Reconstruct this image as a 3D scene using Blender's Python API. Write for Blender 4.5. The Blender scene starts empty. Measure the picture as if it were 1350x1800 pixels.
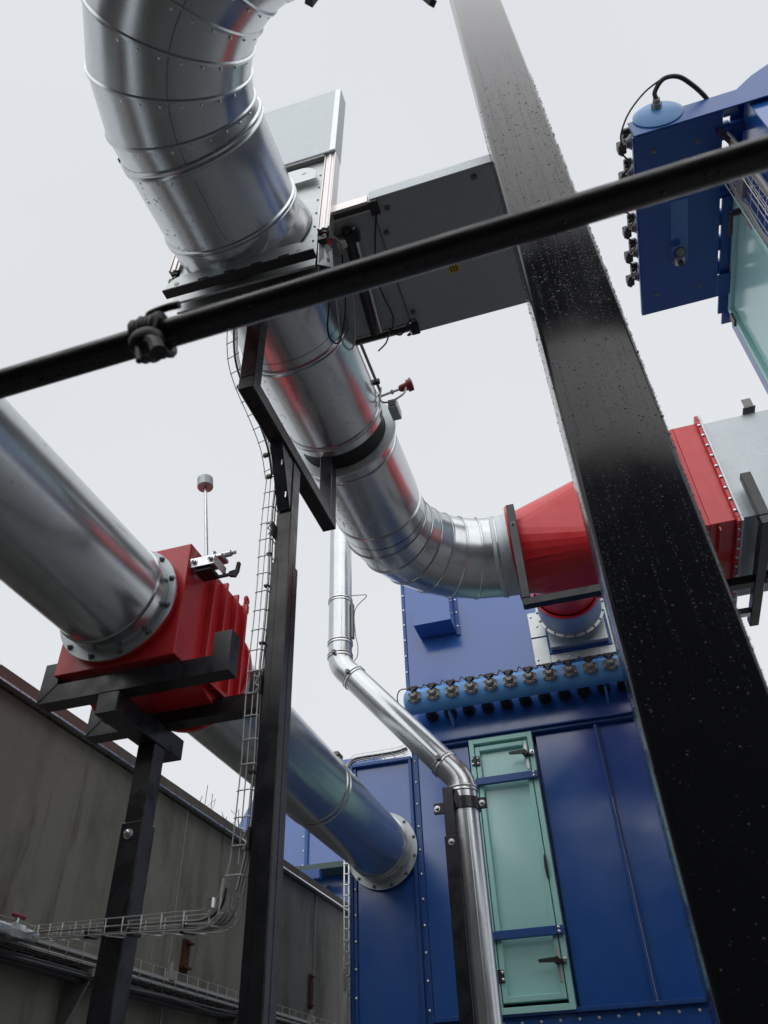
import bpy, bmesh, math, random
from mathutils import Vector as V, Matrix
random.seed(7)
R = math.radians
SC = bpy.context.scene
COL = SC.collection

# ------------------------------------------------------------------ camera
cam_d = bpy.data.cameras.new('camera')
cam = bpy.data.objects.new('camera', cam_d)
COL.objects.link(cam)
_th, _ro, _az = R(39.817), R(-2.429), R(-15.504)
Fh = V((math.sin(_az), math.cos(_az), 0)); Rh = V((math.cos(_az), -math.sin(_az), 0))
F = Fh * math.cos(_th) + V((0, 0, 1)) * math.sin(_th)
U0 = Rh.cross(F)
RR = Rh * math.cos(_ro) + U0 * math.sin(_ro)
UU = -Rh * math.sin(_ro) + U0 * math.cos(_ro)
cam.matrix_world = Matrix(((RR.x, UU.x, -F.x, 0), (RR.y, UU.y, -F.y, 0), (RR.z, UU.z, -F.z, 1.6), (0, 0, 0, 1)))
cam_d.sensor_fit = 'VERTICAL'; cam_d.sensor_height = 36.0
cam_d.lens = 36.0 * 1343.8 / 1800.0
cam_d.clip_start = 0.05; cam_d.clip_end = 3000
cam_d.dof.use_dof = True; cam_d.dof.focus_distance = 5.5; cam_d.dof.aperture_fstop = 5.6
SC.camera = cam

# ------------------------------------------------------------------ world: overcast sky
w = bpy.data.worlds.new("World"); SC.world = w; w.use_nodes = True
nt = w.node_tree; nt.nodes.clear()
SUN_EL, SUN_AZ = R(48), R(160)
sky = nt.nodes.new('ShaderNodeTexSky'); sky.sky_type = 'NISHITA'; sky.sun_disc = False
sky.sun_elevation = SUN_EL; sky.sun_rotation = SUN_AZ
sky.air_density = 1.5; sky.dust_density = 6.0
hs = nt.nodes.new('ShaderNodeHueSaturation'); hs.inputs['Saturation'].default_value = 0.12
tc = nt.nodes.new('ShaderNodeTexCoord')
nz = nt.nodes.new('ShaderNodeTexNoise'); nz.inputs['Scale'].default_value = 1.6; nz.inputs['Detail'].default_value = 3
rp = nt.nodes.new('ShaderNodeValToRGB')
rp.color_ramp.elements[0].color = (0.80, 0.825, 0.87, 1); rp.color_ramp.elements[0].position = 0.3
rp.color_ramp.elements[1].color = (0.855, 0.876, 0.905, 1); rp.color_ramp.elements[1].position = 0.7
sc_ = nt.nodes.new('ShaderNodeMix'); sc_.data_type = 'RGBA'; sc_.blend_type = 'MULTIPLY'; sc_.inputs[0].default_value = 1.0
sc_.inputs[7].default_value = (7.2, 7.2, 7.2, 1)
mx = nt.nodes.new('ShaderNodeMix'); mx.data_type = 'RGBA'; mx.inputs[0].default_value = 0.93
bg = nt.nodes.new('ShaderNodeBackground'); bg.inputs['Strength'].default_value = 0.10
wo = nt.nodes.new('ShaderNodeOutputWorld')
nt.links.new(tc.outputs['Generated'], nz.inputs['Vector'])
nt.links.new(nz.outputs['Fac'], rp.inputs['Fac'])
nt.links.new(rp.outputs['Color'], sc_.inputs[6])
nt.links.new(sky.outputs['Color'], hs.inputs['Color'])
nt.links.new(hs.outputs['Color'], mx.inputs[6]); nt.links.new(sc_.outputs[2], mx.inputs[7])
nt.links.new(mx.outputs[2], bg.inputs['Color']); nt.links.new(bg.outputs['Background'], wo.inputs['Surface'])

sun_d = bpy.data.lights.new('sun', 'SUN'); sun_d.energy = 1.5; sun_d.angle = R(110); sun_d.color = (1, 0.985, 0.965)
sun = bpy.data.objects.new('sun', sun_d); COL.objects.link(sun)
sd = V((math.sin(SUN_AZ) * math.cos(SUN_EL), math.cos(SUN_AZ) * math.cos(SUN_EL), math.sin(SUN_EL)))
sun.rotation_euler = (-sd).to_track_quat('-Z', 'Y').to_euler()

SC.view_settings.view_transform = 'Standard'; SC.view_settings.look = 'None'
SC.view_settings.exposure = 0.4; SC.view_settings.gamma = 1.0
SC.view_settings.use_curve_mapping = False
SC.render.engine = 'CYCLES'
SC.cycles.max_bounces = 8; SC.cycles.glossy_bounces = 5

# ------------------------------------------------------------------ materials
def mat(name, base, rough=0.5, metal=0.0, spec=0.5, coat=0.0, noise=None, bump=None, rnoise=None, streak=None, coat_rough=0.08):
    """noise=(scale, amount, colour2) ; bump=(scale, strength, distance); rnoise=(scale, amount)
       streak=(scale_xy, colour, low, high) vertical run-off stains"""
    m = bpy.data.materials.new(name); m.use_nodes = True
    t = m.node_tree; b = t.nodes['Principled BSDF']
    b.inputs['Base Color'].default_value = (*base, 1); b.inputs['Roughness'].default_value = rough
    b.inputs['Metallic'].default_value = metal
    b.inputs['Specular IOR Level'].default_value = spec
    b.inputs['Coat Weight'].default_value = coat; b.inputs['Coat Roughness'].default_value = coat_rough
    tc = t.nodes.new('ShaderNodeTexCoord'); src = tc.outputs['Object']
    colout = None
    if noise:
        n = t.nodes.new('ShaderNodeTexNoise'); n.inputs['Scale'].default_value = noise[0]; n.inputs['Detail'].default_value = 6
        n.inputs['Roughness'].default_value = 0.65
        t.links.new(src, n.inputs['Vector'])
        r = t.nodes.new('ShaderNodeValToRGB')
        r.color_ramp.elements[0].position = 0.5 - noise[1]; r.color_ramp.elements[1].position = 0.5 + noise[1]
        r.color_ramp.elements[0].color = (*base, 1); r.color_ramp.elements[1].color = (*noise[2], 1)
        t.links.new(n.outputs['Fac'], r.inputs['Fac']); colout = r.outputs['Color']
    if streak:
        mp = t.nodes.new('ShaderNodeMapping'); mp.inputs['Scale'].default_value = (streak[0], streak[0], streak[0] * 0.07)
        t.links.new(src, mp.inputs['Vector'])
        n = t.nodes.new('ShaderNodeTexNoise'); n.inputs['Scale'].default_value = 1.0; n.inputs['Detail'].default_value = 5
        t.links.new(mp.outputs['Vector'], n.inputs['Vector'])
        r = t.nodes.new('ShaderNodeValToRGB')
        r.color_ramp.elements[0].position = streak[2]; r.color_ramp.elements[1].position = streak[3]
        r.color_ramp.elements[0].color = (0, 0, 0, 1); r.color_ramp.elements[1].color = (1, 1, 1, 1)
        t.links.new(n.outputs['Fac'], r.inputs['Fac'])
        mm = t.nodes.new('ShaderNodeMix'); mm.data_type = 'RGBA'
        t.links.new(r.outputs['Color'], mm.inputs[0])
        if colout: t.links.new(colout, mm.inputs[6])
        else: mm.inputs[6].default_value = (*base, 1)
        mm.inputs[7].default_value = (*streak[1], 1)
        colout = mm.outputs[2]
    if colout: t.links.new(colout, b.inputs['Base Color'])
    if rnoise:
        n = t.nodes.new('ShaderNodeTexNoise'); n.inputs['Scale'].default_value = rnoise[0]; n.inputs['Detail'].default_value = 5
        t.links.new(src, n.inputs['Vector'])
        mr = t.nodes.new('ShaderNodeMapRange')
        mr.inputs[1].default_value = 0.3; mr.inputs[2].default_value = 0.7
        mr.inputs[3].default_value = max(0.02, rough - rnoise[1]); mr.inputs[4].default_value = rough + rnoise[1]
        t.links.new(n.outputs['Fac'], mr.inputs[0]); t.links.new(mr.outputs[0], b.inputs['Roughness'])
    if bump:
        n = t.nodes.new('ShaderNodeTexNoise'); n.inputs['Scale'].default_value = bump[0]; n.inputs['Detail'].default_value = 3
        t.links.new(src, n.inputs['Vector'])
        bp = t.nodes.new('ShaderNodeBump'); bp.inputs['Strength'].default_value = bump[1]; bp.inputs['Distance'].default_value = bump[2]
        t.links.new(n.outputs['Fac'], bp.inputs['Height']); t.links.new(bp.outputs['Normal'], b.inputs['Normal'])
        if coat: t.links.new(bp.outputs['Normal'], b.inputs['Coat Normal'])
    return m

def galv(name, c1, c2, rough, rn, bumpd=0.004, spangle=55):
    """galvanised sheet: metal with a faint zinc spangle, cloudy gloss and gentle oil-canning"""
    m = mat(name, c1, rough, 0.80, noise=(5, 0.3, c2), rnoise=(5, rn), bump=(1.8, 0.5, bumpd))
    t = m.node_tree; b = t.nodes['Principled BSDF']
    tc = [n for n in t.nodes if n.type == 'TEX_COORD'][0]
    vo = t.nodes.new('ShaderNodeTexVoronoi'); vo.inputs['Scale'].default_value = spangle
    t.links.new(tc.outputs['Object'], vo.inputs['Vector'])
    bw = t.nodes.new('ShaderNodeRGBToBW'); t.links.new(vo.outputs['Color'], bw.inputs['Color'])
    mr = t.nodes.new('ShaderNodeMapRange'); mr.inputs[3].default_value = 0.95; mr.inputs[4].default_value = 1.04
    t.links.new(bw.outputs[0], mr.inputs[0])
    mul = t.nodes.new('ShaderNodeMix'); mul.data_type = 'RGBA'; mul.blend_type = 'MULTIPLY'; mul.inputs[0].default_value = 1
    src = b.inputs['Base Color'].links[0].from_socket
    t.links.new(src, mul.inputs[6]); t.links.new(mr.outputs[0], mul.inputs[7]); t.links.new(mul.outputs[2], b.inputs['Base Color'])
    return m

M = {}
M['galv'] = galv('galvanised_duct', (0.50, 0.53, 0.545), (0.58, 0.61, 0.63), 0.235, 0.03)
M['galv_dull'] = galv('galvanised_sheet', (0.43, 0.46, 0.46), (0.52, 0.55, 0.55), 0.42, 0.05)
M['sheet'] = galv('aged_galvanised_sheet', (0.37, 0.405, 0.425), (0.43, 0.465, 0.485), 0.5, 0.04)
M['zinc'] = mat('zinc_plated_steel', (0.62, 0.64, 0.65), 0.32, 1.0, rnoise=(40, 0.1))
M['bolt'] = mat('bolt_steel', (0.72, 0.73, 0.74), 0.28, 1.0)
M['alu'] = mat('aluminium_extrusion', (0.60, 0.57, 0.56), 0.36, 1.0, rnoise=(20, 0.06))
M['flange'] = mat('light_zinc_flange', (0.58, 0.63, 0.65), 0.5, 0.55, noise=(14, 0.3, (0.48, 0.53, 0.55)))
M['black'] = mat('black_paint_wet', (0.012, 0.013, 0.016), 0.30, 0, 0.5, noise=(6, 0.3, (0.02, 0.021, 0.026)), rnoise=(12, 0.1), bump=(160, 0.12, 0.001), streak=(26, (0.020, 0.022, 0.028), 0.5, 0.8))
M['post'] = mat('black_paint_glossy_post', (0.013, 0.014, 0.018), 0.15, 0, 0.37, noise=(3, 0.3, (0.012, 0.013, 0.018)), rnoise=(7, 0.04), bump=(30, 0.02, 0.001))
M['rail'] = mat('black_rail_paint', (0.012, 0.012, 0.014), 0.34, 0, 0.5, bump=(60, 0.2, 0.001), rnoise=(25, 0.1))
M['rubber'] = mat('black_rubber', (0.012, 0.012, 0.014), 0.5)
M['plastic'] = mat('dark_plastic', (0.02, 0.02, 0.022), 0.4)
M['valvemetal'] = mat('grey_valve_casting', (0.16, 0.16, 0.17), 0.5, 0.4, noise=(30, 0.3, (0.24, 0.23, 0.22)))
M['red'] = mat('red_paint', (0.66, 0.028, 0.038), 0.34, 0, 0.6, noise=(4, 0.3, (0.57, 0.024, 0.032)), bump=(3, 0.3, 0.004), rnoise=(10, 0.08), streak=(14, (0.48, 0.028, 0.036), 0.56, 0.8))
M['redsensor'] = mat('dark_red_cap', (0.22, 0.02, 0.03), 0.4)
M['blue'] = mat('blue_paint', (0.017, 0.092, 0.35), 0.20, 0, 0.9, coat=0.2, coat_rough=0.16, noise=(2, 0.3, (0.020, 0.100, 0.375)), bump=(1.1, 0.5, 0.007), rnoise=(4, 0.05), streak=(7, (0.026, 0.105, 0.34), 0.55, 0.9))
M['bluedark'] = mat('blue_paint_trim', (0.015, 0.074, 0.275), 0.34, 0, 0.5)
M['tank_shaded'] = mat('light_blue_paint_shaded', (0.06, 0.20, 0.44), 0.4, 0, 0.5)  # same light blue tank paint, the side tank's duller light put into its colour
M['tank'] = mat('light_blue_paint', (0.11, 0.34, 0.72), 0.36, 0, 0.5, noise=(8, 0.3, (0.10, 0.31, 0.66)))
M['teal'] = mat('teal_panel', (0.42, 0.74, 0.70), 0.18, 0, 0.8, noise=(3, 0.3, (0.43, 0.76, 0.72)), bump=(1.6, 0.4, 0.006), rnoise=(5, 0.05), streak=(9, (0.38, 0.68, 0.64), 0.55, 0.9))
M['tealf'] = mat('teal_frame', (0.38, 0.71, 0.66), 0.4, 0, 0.5)
M['concrete'] = mat('weathered_concrete', (0.155, 0.153, 0.130), 0.85, 0, 0.3, noise=(1.1, 0.3, (0.235, 0.231, 0.20)), bump=(45, 0.5, 0.004), streak=(5, (0.088, 0.083, 0.066), 0.5, 0.95))
M['coping'] = mat('dark_stone_coping', (0.07, 0.062, 0.055), 0.8, 0, 0.3, noise=(9, 0.3, (0.13, 0.115, 0.10)), bump=(60, 0.6, 0.004))
M['copingred'] = mat('reddish_coping', (0.12, 0.065, 0.06), 0.8, 0, 0.3, noise=(9, 0.3, (0.15, 0.09, 0.08)), bump=(60, 0.6, 0.004))
M['rust'] = mat('rust', (0.045, 0.018, 0.013), 0.9, 0, 0.2, noise=(30, 0.25, (0.09, 0.035, 0.022)))
M['mortar'] = mat('pale_joint_mortar', (0.30, 0.29, 0.26), 0.9, noise=(25, 0.3, (0.2, 0.19, 0.17)))
M['wiredull'] = mat('dull_galvanised_wire', (0.30, 0.30, 0.29), 0.5, 0.6)
M['wire'] = mat('galvanised_wire', (0.62, 0.63, 0.61), 0.4, 0.35)
M['cable'] = mat('black_cable', (0.015, 0.015, 0.017), 0.45)
M['cablegrey'] = mat('grey_cable', (0.32, 0.32, 0.31), 0.5)
M['pipegrey'] = mat('grey_painted_pipe', (0.30, 0.30, 0.285), 0.5, noise=(12, 0.3, (0.22, 0.22, 0.21)))
M['twig'] = mat('bare_twig', (0.10, 0.075, 0.06), 0.9)
M['yellow'] = mat('yellow_sticker', (0.55, 0.38, 0.02), 0.6)
M['ink'] = mat('black_print', (0.02, 0.02, 0.02), 0.6)
M['white'] = mat('white_dial', (0.7, 0.7, 0.68), 0.4)
M['plate_steel'] = mat('stainless_latch_plate', (0.55, 0.52, 0.5), 0.4, 0.8)
M['ground'] = mat('wet_concrete_yard', (0.13, 0.13, 0.128), 0.45, 0, 0.5, noise=(1.2, 0.3, (0.19, 0.188, 0.18)), bump=(120, 0.5, 0.003), rnoise=(0.8, 0.25))
M['hall'] = mat('dark_hall_cladding', (0.05, 0.052, 0.056), 0.6, 0, 0.4, noise=(0.7, 0.3, (0.065, 0.066, 0.07)))
M['greenbeam'] = mat('grey_green_beam', (0.05, 0.085, 0.085), 0.5)
M['water'] = mat('rain_water', (0.012, 0.012, 0.015), 0.03, 0, 0.5)
M['waterm'] = mat('rain_water_on_zinc', (0.45, 0.46, 0.48), 0.05, 1.0)

def add_stain(m, scale, zs, col, lo, hi):
    t = m.node_tree; b = t.nodes['Principled BSDF']; src = b.inputs['Base Color'].links[0].from_socket
    tc = [n for n in t.nodes if n.type == 'TEX_COORD'][0]
    mp = t.nodes.new('ShaderNodeMapping'); mp.inputs['Scale'].default_value = (scale, scale, scale * zs); mp.inputs['Location'].default_value = (3.1, 1.7, 0.4)
    n = t.nodes.new('ShaderNodeTexNoise'); n.inputs['Scale'].default_value = 1.0; n.inputs['Detail'].default_value = 6; n.inputs['Roughness'].default_value = 0.6
    r = t.nodes.new('ShaderNodeMapRange'); r.inputs[1].default_value = lo; r.inputs[2].default_value = hi
    x = t.nodes.new('ShaderNodeMix'); x.data_type = 'RGBA'; x.inputs[7].default_value = (*col, 1)
    t.links.new(tc.outputs['Object'], mp.inputs['Vector']); t.links.new(mp.outputs['Vector'], n.inputs['Vector'])
    t.links.new(n.outputs['Fac'], r.inputs[0]); t.links.new(r.outputs[0], x.inputs[0]); t.links.new(src, x.inputs[6]); t.links.new(x.outputs[2], b.inputs['Base Color'])
add_stain(M['concrete'], 4.5, 0.16, (0.075, 0.042, 0.028), 0.60, 0.74)
add_stain(M['concrete'], 2.2, 0.5, (0.24, 0.235, 0.205), 0.60, 0.80)
add_stain(M['concrete'], 1.4, 0.6, (0.062, 0.060, 0.048), 0.52, 0.75)

# ------------------------------------------------------------------ geometry helpers
def nb(): return bmesh.new()

def box(bm, x0, x1, y0, y1, z0, z1, bev=0.0, seg=1):
    r = bmesh.ops.create_cube(bm, size=1.0)
    vs = r['verts']
    for v in vs:
        v.co = V(((x0 + x1) / 2 + v.co.x * (x1 - x0), (y0 + y1) / 2 + v.co.y * (y1 - y0), (z0 + z1) / 2 + v.co.z * (z1 - z0)))
    if bev > 0:
        es = list({e for v in vs for e in v.link_edges})
        bmesh.ops.bevel(bm, geom=es, offset=bev, segments=seg, profile=0.5, affect='EDGES')
    return bm

def obox(bm, c, ax, ay, dx, dy, dz, bev=0.0):
    """oriented box: centre c, unit axes ax, ay (az = ax x ay), full sizes"""
    ax = V(ax).normalized(); ay = V(ay).normalized(); az = ax.cross(ay)
    r = bmesh.ops.create_cube(bm, size=1.0); c = V(c)
    for v in r['verts']:
        v.co = c + ax * (v.co.x * dx) + ay * (v.co.y * dy) + az * (v.co.z * dz)
    if bev > 0:
        es = list({e for v in r['verts'] for e in v.link_edges})
        bmesh.ops.bevel(bm, geom=es, offset=bev, segments=1, profile=0.5, affect='EDGES')
    return bm

def frame_of(d):
    d = V(d).normalized()
    h = V((0, 0, 1)) if abs(d.z) < 0.9 else V((1, 0, 0))
    u = d.cross(h).normalized(); v = d.cross(u).normalized()
    return d, u, v

def ring_pts(c, u, v, r, n, rv=None):
    rv = r if rv is None else rv
    return [V(c) + u * (r * math.cos(2 * math.pi * i / n)) + v * (rv * math.sin(2 * math.pi * i / n)) for i in range(n)]

def skin(bm, rings, cap0=False, cap1=False, closed=True):
    vr = [[bm.verts.new(p) for p in rg] for rg in rings]
    n = len(vr[0])
    for a, b in zip(vr[:-1], vr[1:]):
        for i in range(n if closed else n - 1):
            j = (i + 1) % n
            bm.faces.new((a[i], a[j], b[j], b[i]))
    if cap0: bm.faces.new(list(reversed(vr[0])))
    if cap1: bm.faces.new(vr[-1])
    return vr

def lathe(bm, p0, d, prof, n=32, cap0=True, cap1=True):
    """revolve profile [(t, r), ...] along axis d from p0"""
    d, u, v = frame_of(d); p0 = V(p0)
    rings = [ring_pts(p0 + d * t, u, v, max(r, 1e-4), n) for t, r in prof]
    skin(bm, rings, cap0, cap1); return bm

def cyl(bm, p0, p1, r, n=12, r1=None, caps=True):
    p0, p1 = V(p0), V(p1); d = p1 - p0
    return lathe(bm, p0, d, [(0, r), (d.length, r if r1 is None else r1)], n, caps, caps)

def annulus(bm, p0, d, ri, ro, t, n=48):
    return lathe(bm, p0, d, [(0, ri), (0, ro), (t, ro), (t, ri), (0, ri)], n, False, False)

def smooth_path(pts, k=6):
    pts = [V(p) for p in pts]; out = []
    P = [pts[0] * 2 - pts[1]] + pts + [pts[-1] * 2 - pts[-2]]
    for i in range(1, len(P) - 2):
        for s in range(k):
            t = s / k; a, b, c, d = P[i - 1], P[i], P[i + 1], P[i + 2]
            out.append(0.5 * ((2 * b) + (c - a) * t + (2 * a - 5 * b + 4 * c - d) * t * t + (3 * b - a - 3 * c + d) * t ** 3))
    out.append(pts[-1]); return out

def tube(bm, pts, r, n=6, caps=True):
    pts = [V(p) for p in pts]
    d0 = (pts[1] - pts[0]).normalized(); _, u, v = frame_of(d0); rings = []
    for i, p in enumerate(pts):
        d = ((pts[min(i + 1, len(pts) - 1)] - pts[max(i - 1, 0)])).normalized()
        u = (u - d * u.dot(d)).normalized(); v = d.cross(u)
        rings.append(ring_pts(p, u, v, r, n))
    skin(bm, rings, caps, caps); return bm

def prism(bm, poly, ext):
    """poly: planar list of points, ext: extrusion vector"""
    a = [bm.verts.new(V(p)) for p in poly]; b = [bm.verts.new(V(p) + V(ext)) for p in poly]
    n = len(a)
    bm.faces.new(list(reversed(a))); bm.faces.new(b)
    for i in range(n):
        j = (i + 1) % n; bm.faces.new((a[i], a[j], b[j], b[i]))
    return bm

def base_of(o):
    while o.parent: o = o.parent
    return o.location.copy()

def obj(name, bm, m, parent=None, label=None, cat=None, group=None, kind=None, at=None, sharp=35, local=False):
    """link bm as one mesh object. World-space geometry is moved into the parent's space."""
    if parent is not None: off = base_of(parent)
    else: off = V(at) if at is not None else V((0, 0, 0))
    if not local:
        for v in bm.verts: v.co -= off
    bmesh.ops.recalc_face_normals(bm, faces=bm.faces)
    lim = R(sharp)
    for f in bm.faces: f.smooth = True
    for e in bm.edges:
        if len(e.link_faces) == 2:
            if e.calc_face_angle(0) > lim: e.smooth = False
    me = bpy.data.meshes.new(name); bm.to_mesh(me); bm.free()
    me.materials.append(M[m] if isinstance(m, str) else m)
    o = bpy.data.objects.new(name, me); COL.objects.link(o)
    if parent is not None: o.parent = parent
    else: o.location = off
    if label: o['label'] = label
    if cat: o['category'] = cat
    if group: o['group'] = group
    if kind: o['kind'] = kind
    return o

def thing(name, label, cat, loc=(0, 0, 0), group=None):
    o = bpy.data.objects.new(name, None); COL.objects.link(o); o.location = loc
    o.empty_display_size = 0.1
    o['label'] = label; o['category'] = cat
    if group: o['group'] = group
    return o

def inst(src, parent, loc, name=None, rot=None):
    """another object on src's mesh, under parent, at world loc"""
    o = bpy.data.objects.new(name or src.name.split('.')[0], src.data); COL.objects.link(o)
    o.parent = parent; o.location = V(loc) - base_of(parent)
    if rot is not None: o.rotation_euler = rot
    return o

_shared = {}
def shared_mesh(key, fn, m):
    if key not in _shared:
        bm = nb(); fn(bm); bmesh.ops.recalc_face_normals(bm, faces=bm.faces)
        for f in bm.faces: f.smooth = True
        for e in bm.edges:
            if len(e.link_faces) == 2 and e.calc_face_angle(0) > R(35): e.smooth = False
        me = bpy.data.meshes.new(key); bm.to_mesh(me); bm.free(); me.materials.append(M[m]); _shared[key] = me
    return _shared[key]

def place(name, me, parent, loc, rot=(0, 0, 0)):
    o = bpy.data.objects.new(name, me); COL.objects.link(o); o.parent = parent
    o.location = V(loc) - base_of(parent); o.rotation_euler = rot
    return o

def dome_fn(r, h, n=10):
    return lambda bm: lathe(bm, (0, 0, 0), (0, 0, 1), [(0, r), (h * 0.45, r * 0.95), (h * 0.8, r * 0.65), (h, r * 0.2)], n, True, True)
def hexbolt_fn(r, h, washer=True):
    def fn(bm):
        if washer: lathe(bm, (0, 0, 0), (0, 0, 1), [(0, r * 1.45), (h * 0.2, r * 1.45)], 12)
        lathe(bm, (0, 0, h * 0.2), (0, 0, 1), [(0, r), (h * 0.7, r), (h * 0.8, r * 0.8)], 6)
        lathe(bm, (0, 0, h), (0, 0, 1), [(0, r * 0.5), (h * 0.7, r * 0.5)], 8)
    return fn
DOME = shared_mesh('bolt_dome', dome_fn(0.013, 0.011), 'bolt')
HEX = shared_mesh('bolt_hex', hexbolt_fn(0.011, 0.012), 'valvemetal')
HEXZ = shared_mesh('bolt_hex_zinc', hexbolt_fn(0.014, 0.014), 'bolt')
RIV = shared_mesh('rivet_head', dome_fn(0.006, 0.004, 8), 'bolt')
TO_MY = (R(90), 0, 0)       # +Z of the mesh turned to -Y
TO_PX = (0, R(90), 0)
TO_MX = (0, R(-90), 0)
TO_MZ = (R(180), 0, 0)

def drops(name, parent, spots, m, n=6):
    """rain drops: [(point, normal, stretch_dir, size, stretch)] joined into one part"""
    bm = nb()
    for p, nrm, sd_, s, st in spots:
        nrm = V(nrm).normalized(); a = V(sd_).normalized(); b = nrm.cross(a)
        rings = []
        for k, (rr, hh) in enumerate(((1, 0), (0.8, 0.32), (0.4, 0.5))):
            rings.append([V(p) + a * (s * st * rr * math.cos(2 * math.pi * i / n)) + b * (s * rr * math.sin(2 * math.pi * i / n)) + nrm * (s * hh) for i in range(n)])
        skin(bm, rings, False, True)
    return obj(name, bm, m, parent, kind='stuff', sharp=180)

def pipe_drops(parent, axis_pt, axis_d, r, t0, t1, a0, a1, count, smin, smax):
    d, u, v = frame_of(axis_d); sp = []
    for _ in range(count):
        t = random.uniform(t0, t1); a = random.gauss((a0 + a1) / 2, (a1 - a0) / 3)
        nrm = V((math.cos(a), 0, math.sin(a))) if abs(d.y) > 0.9 else u * math.cos(a) + v * math.sin(a)
        p = V(axis_pt) + d * t + nrm * r
        sp.append((p, nrm, d, random.uniform(smin, smax), random.uniform(0.9, 1.5)))
    return drops('raindrops', parent, sp, 'waterm')

# ------------------------------------------------------------------ ground and hall behind the camera
bm = nb(); s = 600
vs = [bm.verts.new(p) for p in ((-s, -s, 0), (s, -s, 0), (s, s, 0), (-s, s, 0))]; bm.faces.new(vs)
obj('ground', bm, 'ground', kind='structure')

hall = thing('factory_hall', 'dark clad factory hall standing across the yard behind the viewer', 'building', (0, -1.95, 0))
bm = nb(); box(bm, -22, 24, -12, -1.95, 0, 5.45); obj('wall', bm, 'hall', hall)
bm = nb(); box(bm, -22.2, 24.2, -12.2, -1.85, 5.454, 5.6); obj('roof_edge', bm, 'plastic', hall)

# ------------------------------------------------------------------ concrete wall on the left
WX = -3.2
wall = thing('concrete_wall', 'tall stained concrete yard wall with rust runs along the left', 'wall', (WX, 5, 0))
ys = [-3.0, 0.2, 2.4, 5.40, 8.2, 11.4, 14.5]
for a, b in zip(ys[:-1], ys[1:]):
    bm = nb(); box(bm, WX - 0.25, WX + random.uniform(-0.004, 0.004), a + 0.006, b - 0.006, 0, 3.70, 0.006); obj('concrete_panel', bm, 'concrete', wall)
bm = nb()
pts = []
rng = random.Random(3)
for b in ys[1:-1]:
    z = 0.0
    while z < 3.68:
        h = rng.uniform(0.15, 0.5); wj = rng.uniform(0.006, 0.014)
        box(bm, WX - 0.2, WX + 0.006 + rng.uniform(0, 0.004), b - wj, b + wj, z, min(z + h, 3.695)); z += h + 0.001
obj('joint_mortar', bm, 'mortar', wall)
cy = -3.0; k = 0
while cy < 14.4:
    L = 1.22
    bm = nb(); box(bm, WX - 0.29, WX + 0.05, cy + 0.002, min(cy + L, 14.5) - 0.002, 3.716, 3.79, 0.005)
    obj('coping_stone', bm, 'copingred' if cy < 3.9 else 'coping', wall); cy += L
cy = -3.0
while cy < 14.4:
    bm = nb(); box(bm, WX - 0.27, WX + 0.058, cy + 0.002, min(cy + 2.0, 14.5) - 0.002, 3.704, 3.7155); obj('flashing_strip', bm, 'zinc', wall); cy += 2.0
# rusty embedded plates
for (y, z0, z1, wd) in ((5.62, 2.62, 2.83, 0.045), (8.1, 2.66, 2.95, 0.03)):
    bm = nb(); box(bm, WX - 0.01, WX + 0.018, y - wd, y + wd, z0, z1, 0.003)
    box(bm, WX, WX + 0.04, y - wd * 1.2, y + wd * 1.2, z0 + 0.02, z0 + 0.035); box(bm, WX, WX + 0.04, y - wd * 0.8, y + wd * 1.4, z1 - 0.03, z1 - 0.018)
    obj('rusty_plate', bm, 'rust', wall)
bm = nb(); box(bm, WX, WX + 0.05, 3.68, 3.72, 2.20, 2.33, 0.004); obj('wall_bracket', bm, 'plate_steel', wall)
bm = nb(); box(bm, WX + 0.05, WX + 0.06, 3.69, 3.71, 2.27, 2.31); obj('bracket_slot', bm, 'ink', wall)

# bare shrub peeping over the wall
shrub = thing('bare_shrub', 'thin leafless twigs rising behind the wall coping', 'shrub', (-4.6, 8.4, 0))
rng = random.Random(11)
bm = nb()
cyl(bm, (-4.6, 8.4, 0), (-4.6, 8.4, 3.2), 0.03, 8, 0.015); obj('stem', bm, 'twig', shrub)
for i in range(7):
    x0 = -4.95 + 0.1 * i; top = 5.02 + rng.uniform(-0.35, 0.2)
    pts = [(-4.6, 8.4, 3.15), (x0 * 0.5 - 2.3, 8.4, 3.8), (x0 + rng.uniform(-.04, .04), 8.4 + rng.uniform(-.1, .1), 4.4), (x0 + rng.uniform(-.02, .12), 8.4, top)]
    bm = nb(); sp = smooth_path(pts, 5); tube(bm, sp, 0.0045, 4)
    for j in range(5):
        p = sp[9 + j] if 9 + j < len(sp) else sp[-1]
        q = p + V((rng.uniform(-.12, .14), rng.uniform(-.05, .05), rng.uniform(.08, .2))); tube(bm, [p, (p + q) / 2 + V((0.01, 0, 0.01)), q], 0.003, 4)
    obj('twig', bm, 'twig', shrub)

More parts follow.
